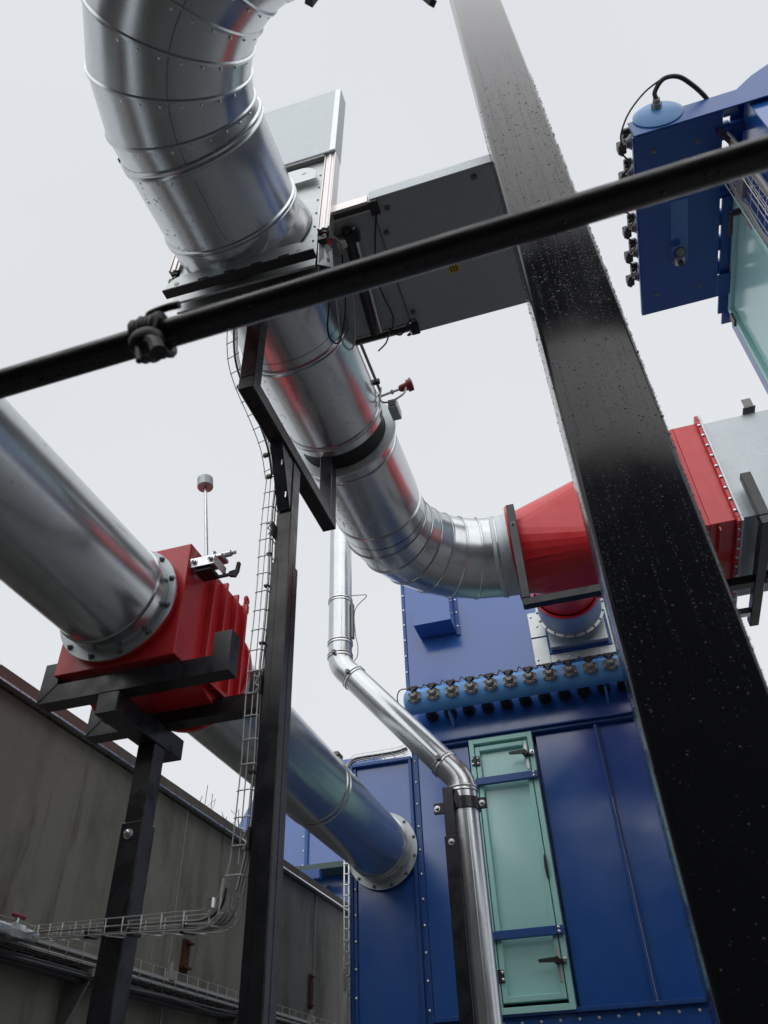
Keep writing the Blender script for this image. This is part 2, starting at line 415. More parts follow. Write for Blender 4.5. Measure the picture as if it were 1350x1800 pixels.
# ------------------------------------------------------------------ rear blue unit beyond the wall
rear = thing('rear_filter_unit', 'blue clad unit with bolted seams beyond the far end of the wall', 'filter unit', (-4.7, 11, 0))
bm = nb(); prism(bm, [(-5.68, 11, 2), (-3.3, 11, 2), (-3.3, 11, 6.3), (-5.15, 11, 6.3), (-5.68, 11, 5.35)], (0, 2.2, 0)); obj('body', bm, 'blue', rear)
bm = nb(); box(bm, -4.47, -4.42, 10.96, 10.998, 4.72, 6.2, 0.004); obj('seam_flange', bm, 'bluedark', rear)
bm = nb(); box(bm, -4.12, -4.07, 10.96, 10.998, 3.2, 4.5, 0.004); obj('seam_flange', bm, 'bluedark', rear)
bm = nb(); box(bm, -4.95, -3.4, 10.6, 10.994, 4.62, 4.70, 0.004); obj('walkway_beam', bm, 'greenbeam', rear)
bm = nb(); box(bm, -4.5, -4.05, 10.5, 10.59, 4.48, 4.6, 0.004); obj('beam_bracket', bm, 'bluedark', rear)
for z in (4.8, 5.0, 5.2, 5.45, 5.7): place('bolt', DOME, rear, (-4.49, 10.96, z), TO_MY)
for z in (4.25, 4.4): place('bolt', DOME, rear, (-4.095, 10.96, z), TO_MY)

# ------------------------------------------------------------------ main blue filter house
HY = 7.0
house = thing('filter_house', 'large blue panelled dust filter house with teal inspection door', 'filter house', (-0.6, HY, 0))
def hbox(name, x0, x1, z0, z1, y0, y1, m='bluedark', bev=0.003, par=None):
    bm = nb(); box(bm, x0, x1, HY + y0, HY + y1, z0, z1, bev); return obj(name, bm, m, par or house)
XL, XM, XR = -2.375, -1.745, 1.25
ZB, ZW, ZL, ZT = 2.37, 4.52, 4.60, 6.75
hbox('wing_panel', XL + 0.03, XM - 0.03, ZB - 0.6, ZW - 0.03, 0.035, 1.8, 'blue')
hbox('main_panel', XM + 0.03, -1.215, ZB + 0.015, ZL - 0.04, 0.035, 2.2, 'blue')
hbox('main_panel', -0.565, -0.02, ZB + 0.015, ZL - 0.04, 0.035, 2.2, 'blue')
hbox('main_panel', 0.025, XR - 0.02, ZB + 0.015, ZL - 0.04, 0.035, 2.2, 'blue')
hbox('core', -1.22, -0.56, ZB + 0.02, ZL - 0.05, 0.12, 2.1, 'bluedark', 0)
hbox('upper_panel', XM - 0.005, XR, ZL + 0.03, ZT, 0.012, 2.2, 'blue')
hbox('roof', XM - 0.05, XR + 0.05, ZT + 0.001, ZT + 0.06, -0.04, 2.25)
# frames standing proud
hbox('frame_post', XL - 0.028, XL + 0.0, ZB - 0.6, ZW, -0.005, 1.82)
hbox('frame_post', XL + 0.001, XL + 0.032, ZB - 0.6, ZW - 0.032, 0.012, 0.06)
hbox('frame_post', XM - 0.06, XM - 0.03, ZB - 0.6, ZW - 0.03, -0.012, 0.06)
hbox('frame_post', XM - 0.028, XM + 0.028, ZB - 0.6, ZL - 0.035, 0.02, 0.06)
hbox('frame_rail', XL, XM - 0.029, ZW - 0.03, ZW, -0.02, 1.82)
hbox('frame_rail', XM - 0.03, XR, ZL - 0.035, ZL - 0.008, -0.03, 0.06)
hbox('ledge', XM - 0.03, -0.50, ZL - 0.007, ZL + 0.008, -0.07, 0.05)
hbox('ledge', -0.497, XR, ZL - 0.007, ZL + 0.008, -0.07, 0.05)
hbox('rib', -0.022, 0.008, ZB + 0.02, ZL - 0.04, -0.012, 0.06)
hbox('rib', 0.0085, 0.026, ZB + 0.02, ZL - 0.04, 0.012, 0.06)
hbox('frame_rail', XM + 0.03, XR, ZB - 0.02, ZB + 0.012, -0.03, 0.06)
hbox('skirt', XM + 0.03, XR, ZB - 0.62, ZB - 0.022, 0.02, 2.0, 'blue')
hbox('upper_corner', XM - 0.04, XM - 0.006, ZL + 0.02, ZT, 0.0, 2.2)
for i in range(14):
    z = ZW - 0.10 - i * 0.2065
    if z > ZB - 0.55: place('bolt', DOME, house, (XL + 0.017, HY + 0.011, z), TO_MY)
for i in range(14):
    z = 4.268 - (i - 1) * 0.2035
    if z > ZB - 0.5 and z < ZL - 0.05: place('bolt', DOME, house, (XM, HY + 0.019, z), TO_MY)
for i in range(20):
    place('bolt', DOME, house, (-1.6 + i * 0.145, HY + 0.019, ZB - 0.06), TO_MY)
for i in range(10):
    place('bolt', DOME, house, (XM - 0.022, HY - 0.001, 4.85 + i * 0.19), TO_MY)
for i in range(6):
    place('bolt', DOME, house, (1.17, HY + 0.034, 2.6 + i * 0.3), TO_MY)
# support legs below
for x in (XM + 0.1, 1.1):
    for y in (0.3, 1.9): hbox('leg', x - 0.08, x + 0.08, 0, ZB - 0.625, y - 0.08, y + 0.08)
# hood
bm = nb(); prism(bm, [(-1.595, 6.71, 5.785), (-1.595, 6.998, 5.785), (-1.595, 6.998, 6.25), (-1.595, 6.71, 6.12)], (0.395, 0, 0)); hood = obj('vent_hood', bm, 'blue', house)
bm = nb(); box(bm, -1.198, -1.16, 6.985, 7.01, 5.75, 6.25, 0.002); obj('hood_flange', bm, 'bluedark', hood)
for z in (5.85, 6.02, 6.18): place('bolt', DOME, house, (-1.18, 6.985, z), TO_MY)
for z in (5.93,): place('bolt', DOME, house, (-1.61, 7.01, z), TO_MY)

# inspection door (a part of the house)
bm = nb(); DX0, DX1, DZ0, DZ1 = -1.192, -0.592, 2.365, 4.572
for (x0, x1, z0, z1) in ((DX0, DX0 + 0.045, DZ0, DZ1), (DX1 - 0.045, DX1, DZ0, DZ1), (DX0 + 0.045, DX1 - 0.045, DZ1 - 0.045, DZ1), (DX0 + 0.045, DX1 - 0.045, DZ0, DZ0 + 0.045)):
    box(bm, x0, x1, HY - 0.045, HY + 0.115, z0, z1, 0.003)
door = obj('inspection_door', bm, 'tealf', house)
lx0, lx1, lz0, lz1 = DX0 + 0.053, DX1 - 0.053, DZ0 + 0.075, DZ1 - 0.075
bm = nb()
for (x0, x1, z0, z1) in ((lx0, lx0 + 0.042, lz0, lz1), (lx1 - 0.042, lx1, lz0, lz1), (lx0 + 0.042, lx1 - 0.042, lz1 - 0.042, lz1), (lx0 + 0.042, lx1 - 0.042, lz0, lz0 + 0.042)):
    box(bm, x0, x1, HY - 0.04, HY + 0.05, z0, z1, 0.004)
obj('leaf_frame', bm, 'tealf', door)
bm = nb(); box(bm, lx0 + 0.03, lx1 - 0.03, HY + 0.012, HY + 0.045, lz0 + 0.03, lz1 - 0.03); obj('door_leaf', bm, 'teal', door)
bm = nb(); box(bm, DX0 + 0.04, DX1 - 0.04, HY + 0.06, HY + 0.11, DZ0 + 0.04, DZ1 - 0.04); obj('seal', bm, 'rubber', door)
for z in (4.155, 2.90):
    bm = nb(); box(bm, DX0 - 0.005, DX1 + 0.005, HY - 0.09, HY - 0.046, z - 0.032, z + 0.032, 0.004); obj('safety_bar', bm, 'bluedark', door)
    for x in (DX0 + 0.03, DX1 - 0.03):
        for dz in (-0.014, 0.016): place('bolt', DOME, door, (x, HY - 0.09, z + dz), TO_MY)
for z in (4.36, 2.62):
    bm = nb(); box(bm, DX0 + 0.012, DX0 + 0.088, HY - 0.054, HY - 0.042, z - 0.045, z + 0.045, 0.004)
    cyl(bm, (DX0 + 0.05, HY - 0.054, z - 0.045), (DX0 + 0.05, HY - 0.054, z + 0.045), 0.008, 8); obj('hinge', bm, 'plastic', door)
    for dx in (0.025, 0.075):
        for dz in (-0.025, 0.025): place('bolt', DOME, door, (DX0 + dx, HY - 0.054, z + dz), TO_MY)
for z in (4.36, 2.69):
    bm = nb(); box(bm, lx1 - 0.032, lx1 - 0.008, HY - 0.048, HY - 0.0405, z - 0.14, z + 0.10, 0.002); obj('latch_plate', bm, 'plate_steel', door)
    bm = nb(); cyl(bm, (lx1 - 0.03, HY - 0.04, z), (lx1 - 0.03, HY - 0.10, z), 0.026, 14)
    prism(bm, [(lx1 - 0.03, HY - 0.095, z - 0.016), (lx1 - 0.03, HY - 0.095, z + 0.02), (lx1 - 0.165, HY - 0.105, z + 0.012), (lx1 - 0.172, HY - 0.105, z + 0.002), (lx1 - 0.165, HY - 0.105, z - 0.010)], (0, -0.022, 0))
    box(bm, lx1 - 0.03, lx1 + 0.035, HY - 0.075, HY - 0.045, z - 0.02, z + 0.012, 0.004); obj('lever_handle', bm, 'plastic', door)
    place('bolt', HEXZ, door, (lx1 + 0.035, HY - 0.075, z + 0.005), TO_MY)
bm = nb(); prism(bm, [(lx1 - 0.002 + 0.012 * math.cos(a), HY - 0.041, 3.38 + 0.095 * math.sin(a)) for a in [i * math.pi / 10 for i in range(20)]], (0, -0.03, 0)); obj('pull_grip', bm, 'plastic', door)

# ------------------------------------------------------------------ compressed air header on the house
TY, TZ, TR = 6.76, 4.955, 0.118
hdr = thing('air_header_tank', 'light blue compressed air tank with row of valves across the filter house', 'air tank', (-0.4, TY, TZ))
bm = nb(); lathe(bm, (-1.745, TY, TZ), (1, 0, 0), [(0, 0.02), (0.006, 0.075), (0.02, 0.105), (0.035, TR), (2.55, TR), (2.565, 0.1), (2.575, 0.02)], 40); obj('tank', bm, 'tank', hdr)
for x in (-1.335, 0.15):
    bm = nb(); prism(bm, [(x, TY + 0.05, TZ - 0.14), (x, 7.008, TZ - 0.22), (x, 7.008, TZ + 0.05), (x, TY + 0.05, TZ + 0.08)], (0.02, 0, 0)); obj('bracket', bm, 'tank', hdr)
    bm = nb(); lathe(bm, (x - 0.01, TY, TZ), (1, 0, 0), [(0, TR + 0.004), (0.03, TR + 0.004)], 40, False, False); obj('strap', bm, 'tank', hdr)
def valve_fn(bm):
    lathe(bm, (0, 0, 0), (0, 0, 1), [(0, 0.085), (0.02, 0.085), (0.02, 0.076), (0.034, 0.07)], 6)
    lathe(bm, (0, 0, 0.03), (0, 0, 1), [(0, 0.052), (0.02, 0.048), (0.035, 0.035), (0.05, 0.03)], 14)
    for i in range(6):
        a = math.pi / 6 + i * math.pi / 3
        lathe(bm, (0.066 * math.cos(a), 0.066 * math.sin(a), 0.03), (0, 0, 1), [(0, 0.011), (0.014, 0.011)], 6)
def sol_fn(bm):
    lathe(bm, (0, 0.028, 0.05), (0, 0, 1), [(0, 0.018), (0.035, 0.018), (0.045, 0.012)], 10)
    box(bm, -0.03, 0.03, 0.045, 0.085, 0.028, 0.085, 0.006)
    box(bm, -0.052, 0.052, 0.066, 0.1, 0.03, 0.085, 0.008)
def nut_fn(bm):
    lathe(bm, (0, 0.028, 0.075), (0, 0, 1), [(0, 0.011), (0.018, 0.009)], 8)
VALVE = shared_mesh('valve_body', valve_fn, 'valvemetal'); SOL = shared_mesh('solenoid_block', sol_fn, 'plastic'); NUT = shared_mesh('valve_nut', nut_fn, 'bolt')
VX = [-1.615 + 0.1865 * i for i in range(13)]
for x in VX:
    vo = place('valve', VALVE, hdr, (x, TY - TR + 0.002, TZ - 0.008), (R(84), 0, 0)); vo.scale = (0.86, 0.86, 0.9)
    for nm, me in (('solenoid', SOL), ('nut', NUT)):
        c = bpy.data.objects.new(nm, me); COL.objects.link(c); c.parent = vo
    bm = nb(); cyl(bm, (x + 0.085, TY + 0.03, TZ - 0.06), (x + 0.085, 7.012, TZ - 0.06), 0.045, 14); cyl(bm, (x + 0.085, 6.955, TZ - 0.06), (x + 0.085, 7.01, TZ - 0.06), 0.062, 14); obj('pulse_pipe', bm, 'plastic', hdr)
pts = []
for i, x in enumerate(VX):
    pts += [(x - 0.045, TY - 0.165, TZ + 0.07), (x + 0.045, TY - 0.165, TZ + 0.07), (x + 0.08, TY - 0.15, TZ + 0.062), (x + 0.105, TY - 0.14, TZ + (0.115 if i % 3 else 0.10))]
pts = [(-1.80, TY + 0.15, TZ - 0.02), (-1.82, TY, TZ + 0.05), (-1.76, TY - 0.12, TZ + 0.09)] + pts
bm = nb(); tube(bm, smooth_path(pts, 4), 0.006, 5); obj('valve_cable', bm, 'cable', hdr)
bm = nb(); tube(bm, smooth_path([(-1.78, TY + 0.05, TZ - 0.03), (-1.86, TY + 0.05, TZ - 0.04), (-1.80, TY + 0.1, TZ - 0.16), (-1.78, TY + 0.2, TZ - 0.3)], 5), 0.014, 6)
box(bm, -1.86, -1.78, TY + 0.02, TY + 0.08, TZ - 0.06, TZ - 0.03); obj('hose_fitting', bm, 'plastic', hdr)

# ------------------------------------------------------------------ branch outlet on upper house face
br = thing('outlet_branch', 'galvanised round outlet with square collar on the upper blue face', 'duct', (0, 7, 5.68))
for (x0, x1, z0, z1) in ((-0.44, -0.285, 5.56, 5.85), (-0.44, -0.285, 5.25, 5.545), (-0.283, 0.44, 5.25, 5.335), (0.33, 0.44, 5.338, 6.1)):
    bm = nb(); box(bm, x0, x1, 6.995, 7.011, z0, z1, 0.002); obj('mounting_plate', bm, 'galv_dull', br)
bm = nb(); box(bm, -0.282, 0.325, 6.98, 7.0105, 5.338, 6.03, 0.003); obj('backing_frame', bm, 'bluedark', br)
bm = nb(); box(bm, -0.262, 0.30, 6.90, 6.979, 5.362, 6.0, 0.003); obj('square_collar', bm, 'galv_dull', br)
bm = nb(); lathe(bm, (0.0, 6.9, 5.685), (0, -1, 0), [(0, 0.27), (0.13, 0.285), (0.135, 0.335), (0.15, 0.335), (0.155, 0.31), (0.5, 0.305)], 48); obj('round_collar', bm, 'galv_dull', br)
bm = nb(); tube(bm, [(0.0, 6.41, 5.685), (0.02, 6.1, 5.66), (0.05, 5.75, 5.53), (0.08, 5.45, 5.35), (0.1, 5.05, 5.15)], 0.29, 40); lathe(bm, (0.0, 6.42, 5.685), (0, -1, 0), [(0, 0.325), (0.02, 0.325)], 48, True, True); obj('red_elbow', bm, 'red', br)
for i in range(20):
    a = i * math.pi / 10
    place('bolt', HEX, br, (0.322 * math.cos(a), 6.752, 5.685 + 0.322 * math.sin(a)), TO_MY)
for (x, z) in ((-0.41, 5.8), (-0.41, 5.3), (-0.36, 5.68), (-0.1, 5.29), (0.2, 5.29)): place('bolt', DOME, br, (x, 6.995, z), TO_MY)

# ------------------------------------------------------------------ big duct: near elbow, gate valve, straight runs, far elbow
PX, PZ, PR = -1.1, 4.97, 0.30
duct = thing('main_duct', 'big galvanised duct sweeping overhead with two segmented elbows', 'duct', (PX, 2.5, PZ))

def elbow(name, parent, C, c0, e0, e1, R_, r, gores, m='galv', n=56, bead=0.007, up=None):
    """segmented 90 degree elbow: centre C, unit e0/e1 radial start/end dirs, bend radius R_"""
    C = V(C); e0 = V(e0); e1 = V(e1); u = e0.cross(e1).normalized()
    angs = [0] + [math.pi / 2 * (i + 0.5) / gores for i in range(gores)] + [math.pi / 2]
    da = math.pi / 2 / gores
    def ring(a, rr, shift=0.0):
        e = e0 * math.cos(a) + e1 * math.sin(a); t = -e0 * math.sin(a) + e1 * math.cos(a)
        k = 1 / math.cos(da / 2) if 0 < a < math.pi / 2 else 1.0
        c = C + e * (R_ * (k if 0 < a < math.pi / 2 else 1))
        return [c + u * (rr * math.cos(2 * math.pi * i / n)) + e * (rr * k * math.sin(2 * math.pi * i / n)) + t * shift for i in range(n)]
    for i in range(len(angs) - 1):
        bm = nb(); a, b = angs[i], angs[i + 1]
        rg = [ring(a, r)]
        if i > 0: rg = [ring(a, r + bead, -0.004), ring(a, r + bead, 0.006), ring(a, r, 0.012)]
        rg += [ring(b, r, -0.006), ring(b, r + bead * 0.4, -0.003)]
        skin(bm, rg); obj(name, bm, m, parent, sharp=12)
    return angs

# straight section A, from near elbow to valve
YA, RB = 1.20, 0.66
AX, AR = PX - 0.02, PR + 0.019
elbow('elbow_gore', duct, (AX + RB, YA, PZ), None, (-1, 0, 0), (0, -1, 0), RB, AR, 6)
bm = nb(); lathe(bm, (AX + RB, YA - RB, PZ), (1, 0, 0), [(0, AR), (0.9, AR)], 56, False, False); obj('duct_section', bm, 'galv', duct)
bm = nb(); lathe(bm, (AX + RB + 0.905, YA - RB, PZ), (1, 0, 0), [(0, AR + 0.008), (0.02, AR + 0.008), (0.02, AR), (3.4, AR)], 56, False, False); obj('duct_section', bm, 'galv', duct)
def bead_ring(y, r, wd=0.022, h=0.010, name='joint_band', m='galv', x=PX, z=PZ):
    bm = nb(); lathe(bm, (x, y - wd, z), (0, 1, 0), [(0, r), (wd * 0.3, r + h), (wd * 0.7, r + h), (wd, r + h * 0.25), (wd * 1.3, r + h), (wd * 1.7, r + h), (wd * 2, r)], 56, False, False)
    return obj(name, bm, m, duct, sharp=50)
bm = nb(); lathe(bm, (AX, YA + 0.006, PZ), (0, 1, 0), [(0, AR), (0.47, AR)], 56, False, False); obj('duct_section', bm, 'galv', duct)
bead_ring(YA + 0.01, AR + 0.001, x=AX); bead_ring(1.58, AR, 0.018, x=AX); 
bm = nb(); lathe(bm, (PX, 1.602, PZ), (0, 1, 0), [(0, PR - 0.002), (0.05, PR - 0.002), (0.10, AR), (0.125, AR + 0.008)], 56, False, False); obj('valve_collar', bm, 'galv', duct)
bm = nb(); box(bm, AX - 0.35, AX - 0.312, YA - 0.006, YA + 0.02, PZ - 0.02, PZ + 0.02, 0.003); obj('band_clip', bm, 'valvemetal', duct)
# long seam on the near pipe and elbow rivets
bm = nb(); lathe(bm, (PX, 1.76, PZ), (0, 1, 0), [(0, PR - 0.01), (0.5, PR - 0.01)], 56, False, False); obj('duct_section', bm, 'galv', duct)
# section B
bm = nb(); lathe(bm, (PX, 2.262, PZ), (0, 1, 0), [(0, PR - 0.008), (0.72, PR - 0.008)], 56, False, False); obj('duct_section', bm, 'galv', duct)
bead_ring(2.33, PR - 0.007); bead_ring(2.92, PR - 0.007, 0.016)
# black bellows
bm = nb(); lathe(bm, (PX, 2.984, PZ), (0, 1, 0), [(0, PR - 0.03), (0.07, PR - 0.045), (0.14, PR - 0.03)], 56, False, False); obj('flexible_sleeve', bm, 'rubber', duct)
bm = nb(); lathe(bm, (PX, 3.112, PZ), (0, 1, 0), [(0, PR - 0.03), (0, PR + 0.03), (0.012, PR + 0.03), (0.012, PR)], 56, False, False); obj('flange_ring', bm, 'flange', duct)
# section C
YC, RC = 3.92, 0.76
bm = nb(); lathe(bm, (PX, 3.126, PZ), (0, 1, 0), [(0, PR), (YC - 3.126 - 0.008, PR)], 56, False, False); obj('duct_section', bm, 'galv', duct)
bead_ring(3.22, PR, 0.014, 0.006); bead_ring(3.80, PR, 0.012, 0.006)
elbow('elbow_gore', duct, (PX + RC, YC, PZ), None, (-1, 0, 0), (0, 1, 0), RC, PR, 7)
EX = PX + RC
bm = nb(); lathe(bm, (EX, YC + RC, PZ), (1, 0, 0), [(-0.10, PR + 0.001), (-0.08, PR + 0.012), (-0.06, PR + 0.001), (0.0, PR + 0.004), (0.018, PR + 0.005), (0.018, PR + 0.055), (0.034, PR + 0.055), (0.034, PR)], 56, False, False); obj('end_flange', bm, 'flange', duct)
# spiral-like dents seams
# rain drops on undersides (camera side)
pipe_drops(duct, (AX, 0, PZ), (0, 1, 0), AR, 1.22, 1.57, R(215), R(300), 110, 0.0022, 0.005)
pipe_drops(duct, (PX, 0, PZ), (0, 1, 0), PR - 0.008, 2.4, 2.9, R(215), R(300), 130, 0.0025, 0.0055)
pipe_drops(duct, (PX, 0, PZ), (0, 1, 0), PR, 3.25, 3.78, R(220), R(275), 130, 0.003, 0.0065)
# rivets round the near elbow gores
C0 = V((AX + RB, YA, PZ)); gor = 6
for i in range(gor):
    a = math.pi / 2 * (i + 0.5) / gor - 0.028
    e = V((-math.cos(a), -math.sin(a), 0))
    for k in range(11):
        ph = R(200 + k * 14)
        nrm = V((0, 0, 1)) * math.cos(ph + math.pi / 2) * -1
        n_ = (e * math.cos(R(180) - ph) * 1.0 + V((0, 0, 1)) * math.sin(ph)).normalized()
        o = place('rivet', RIV, duct, C0 + e * RB + n_ * AR); o.rotation_euler = n_.to_track_quat('Z', 'Y').to_euler()

# longitudinal lock seam on the underside of the near elbow
bm = nb(); pts = []
for i in range(25):
    a = math.pi / 2 * i / 24 * 0.8; e = V((-math.cos(a), -math.sin(a), 0)); pts.append(C0 + e * (RB - 0.03) + V((0, 0, -AR + 0.0015)))
tube(bm, pts, 0.0022, 5); obj('lock_seam', bm, 'valvemetal', duct)
bm = nb(); tube(bm, [(AX + 0.03, YA + 0.06, PZ - AR + 0.0015), (AX + 0.03, 1.54, PZ - AR + 0.0015)], 0.0018, 5); obj('lock_seam', bm, 'valvemetal', duct)
# temperature probe on section B
pr_ = thing('temperature_probe', 'small dark red probe head sticking out beside the duct joint', 'sensor', (-0.79, 2.95, 5.05))
bm = nb(); cyl(bm, (-0.81, 2.95, 5.05), (-0.69, 2.95, 5.07), 0.009, 8); cyl(bm, (-0.745, 2.95, 5.06), (-0.73, 2.95, 5.063), 0.016, 6); obj('stem', bm, 'zinc', pr_)
bm = nb(); lathe(bm, (-0.695, 2.95, 5.07), (1, 0, 0.17), [(0, 0.012), (0.01, 0.022), (0.05, 0.026), (0.055, 0.038), (0.085, 0.038), (0.09, 0.02)], 14); obj('head', bm, 'redsensor', pr_)
bm = nb(); box(bm, -0.632, -0.619, 2.935, 2.965, 5.10, 5.135, 0.003); obj('cap_lug', bm, 'redsensor', pr_)
bm = nb(); tube(bm, smooth_path([(-0.645, 2.93, 5.045), (-0.66, 2.9, 4.96), (-0.735, 2.88, 4.90), (-0.79, 2.88, 4.93), (-0.785, 2.88, 5.04)], 5), 0.006, 5)
obj('sensor_cable', bm, 'cablegrey', pr_)
cond = thing('conduit', 'thin grey conduit clipped along the side of the duct', 'conduit', (-0.80, 2.5, 5.03))
bm = nb(); tube(bm, [(-0.795, 2.02, 5.03), (-0.795, 2.9, 5.03)], 0.009, 8); obj('tube', bm, 'pipegrey', cond)
for y in (2.2, 2.82):
    bm = nb(); box(bm, -0.83, -0.775, y - 0.012, y + 0.012, 5.015, 5.045, 0.002); obj('clip', bm, 'plastic', cond)
bm = nb(); box(bm, -0.775, -0.72, 2.975, 3.09, 4.96, 5.03, 0.004); lug = None
obj('flange_lug', bm, 'flange', duct)
bm = nb(); box(bm, -0.77, -0.725, 2.97, 2.975, 4.97, 5.02); obj('lug_face', bm, 'rubber', duct)

# ------------------------------------------------------------------ slide gate valve (vertical blade housing)
GY = 1.735
gv = thing('slide_gate_valve', 'galvanised slide gate valve with tall blade cover behind the near duct', 'gate valve', (PX, GY, 4.6))
ROT = R(-2.2)
def rot_gate(bm):
    c = V((PX, 0, PZ)); mt = Matrix.Rotation(-ROT, 4, 'Y')
    for v in bm.verts: v.co = mt @ (v.co - c) + c
    return bm
GX0, GX1, GZ0, GZ1 = -1.44, -0.735, 4.60, 5.56
bm = nb(); box(bm, GX0, GX1, GY, GY + 0.012, GZ0, GZ1, 0.002); obj('front_plate', rot_gate(bm), 'galv_dull', gv)
bm = nb(); box(bm, GX0, GX1, GY + 0.05, GY + 0.062, GZ0, GZ1, 0.002); obj('rear_plate', rot_gate(bm), 'galv_dull', gv)
bm = nb(); box(bm, GX0 + 0.02, GX1 - 0.02, GY + 0.063, GY + 0.085, GZ0 - 0.075, GZ1 - 0.1, 0.002); obj('red_gasket', rot_gate(bm), 'red', gv)
bm = nb(); lathe(bm, (PX, GY + 0.086, PZ), (0, 1, 0), [(0, PR + 0.03), (0, PR + 0.085), (0.03, PR + 0.085), (0.03, PR)], 48, False, False); obj('red_flange', bm, 'red', gv)
def rounded_strip(x0, x1, z0, z1, y, t, r):
    bm = nb(); poly = [(x0, y, z0), (x1, y, z0)]
    for i in range(7):
        a = i / 6 * math.pi / 2; poly.append((x1 - r + r * math.cos(a), y, z1 - r + r * math.sin(a)))
    for i in range(7):
        a = math.pi / 2 + i / 6 * math.pi / 2; poly.append((x0 + r + r * math.cos(a), y, z1 - r + r * math.sin(a)))
    return prism(bm, poly, (0, t, 0))
obj('lower_bracket', rot_gate(rounded_strip(GX0 + 0.01, GX1 + 0.005, GZ0, GZ0 + 0.085, GY - 0.075, 0.005, 0.075)), 'galv_dull', gv)
bm = nb(); box(bm, GX0, GX1 + 0.025, GY - 0.08, GY - 0.035, GZ0 - 0.012, GZ0 - 0.001, 0.002); obj('bracket_foot', rot_gate(bm), 'plastic', gv)
obj('upper_bracket', rot_gate(rounded_strip(GX0 + 0.015, GX1 - 0.03, GZ1 - 0.23, GZ1 - 0.09, GY - 0.03, 0.005, 0.1)), 'galv_dull', gv)
for (x, z, y) in ((GX0 + 0.065, GZ0 + 0.025, GY - 0.075), (GX1 - 0.05, GZ0 + 0.03, GY - 0.075), (GX1 - 0.10, GZ1 - 0.145, GY - 0.03)):
    bm = nb(); cyl(bm, (x, y - 0.002, z), (x, y + 0.001, z), 0.012, 12); obj('bolt_hole', rot_gate(bm), 'white', gv)
for k in range(4):
    x = GX0 + 0.2 + 0.13 * k
    bm = nb(); box(bm, x - 0.025, x + 0.025, GY - 0.079, GY - 0.0755, GZ0 + 0.006, GZ0 + 0.012); obj('slot', rot_gate(bm), 'ink', gv)
for xs in (GX0 - 0.028, GX1 + 0.03):
    sgn = -1 if xs < PX else 1
    for (o1, o2, y0, y1) in ((-0.022, 0.022, -0.012, 0.045), (-0.03, -0.023, -0.018, 0.05), (0.023, 0.03, -0.018, 0.05), (-0.008, 0.008, -0.017, -0.0125)):
        bm = nb(); box(bm, xs + o1, xs + o2, GY + y0, GY + y1, 4.86, 5.60, 0.002); obj('guide_rail', rot_gate(bm), 'alu', gv)
    bm = nb(); lathe(bm, (xs, GY + 0.01, 4.86), (0, 0, -1), [(0, 0.02), (0.02, 0.02), (0.02, 0.014), (0.045, 0.014)], 8); box(bm, xs - 0.03, xs + 0.012, GY - 0.0, GY + 0.03, 4.795, 4.825, 0.003); obj('rail_end_bolt', rot_gate(bm), 'plastic', gv)
    for k in range(7):
        z = 4.68 + 0.12 * k; c = V((xs - sgn * 0.05, GY, z)); bm = nb(); lathe(bm, c, (0, -1, 0), [(0, 0.006), (0.004, 0.004)], 8); obj('rivet', rot_gate(bm), 'valvemetal', gv)
bm = nb(); box(bm, GX0 - 0.06, GX1 + 0.06, GY - 0.03, GY + 0.06, 5.57, 6.31, 0.004); obj('blade_cover', rot_gate(bm), 'sheet', gv)
bm = nb(); box(bm, GX1 + 0.03, GX1 + 0.0605, GY - 0.0315, GY - 0.0305, 5.575, 6.30); obj('cover_seam', rot_gate(bm), 'galv', gv)
bm = nb(); box(bm, GX0, GX1 + 0.0, GY - 0.025, GY - 0.002, 5.545, 5.567, 0.002); obj('cover_lip', rot_gate(bm), 'valvemetal', gv)
bm = nb(); prism(bm, [(-0.74, GY + 0.01, 4.60), (-0.69, GY + 0.07, 4.64), (-0.70, GY + 0.07, 4.80), (-0.74, GY + 0.01, 4.84)], (0.004, 0, 0)); obj('corner_gusset', bm, 'galv', gv)

# ------------------------------------------------------------------ second gate: blade housing lying flat to the right
g2 = thing('flat_blade_housing', 'long flat blade housing with dark underside right of the duct', 'gate valve', (-0.1, 2.1, 5.0))
bm = nb(); box(bm, -0.49, 0.22, 1.735, 2.535, 5.0, 5.075, 0.003); obj('cover', bm, 'sheet', g2)
bm = nb(); box(bm, -0.83, -0.492, 1.80, 2.47, 5.012, 5.03, 0.002); obj('gate_plate', bm, 'sheet', g2)
for (y0, y1) in ((1.745, 1.80), (2.47, 2.525)):
    bm = nb(); box(bm, -0.86, -0.50, y0, y1, 5.008, 5.07, 0.003)
    obj('guide_rail', bm, 'alu', g2)
    bm = nb(); box(bm, -0.86, -0.50, y0 + 0.018, y1 - 0.018, 4.998, 5.0075, 0.001); obj('rail_groove', bm, 'plastic', g2)
    bm = nb(); box(bm, -0.50, -0.455, y0 - 0.004, y1 + 0.012, 4.985, 5.001, 0.002); obj('rail_clip', bm, 'plastic', g2)
bm = nb(); box(bm, -0.49, -0.484, 1.74, 2.53, 4.996, 5.002); obj('cover_seam', bm, 'valvemetal', g2)
lb = []
bm = nb(); box(bm, -0.22, -0.17, 2.18, 2.235, 4.9965, 4.9995); st = obj('sticker', bm, 'yellow', g2)
for k in range(3):
    bm = nb(); box(bm, -0.212 + 0.014 * k, -0.207 + 0.014 * k, 2.187, 2.227, 4.9945, 4.9962); obj('print_line', bm, 'ink', st)
for (x, y) in ((-0.42, 1.80), (-0.46, 1.92), (-0.46, 2.4), (0.0, 1.78)):
    place('bolt', HEX, g2, (x, y, 5.0), TO_MZ)
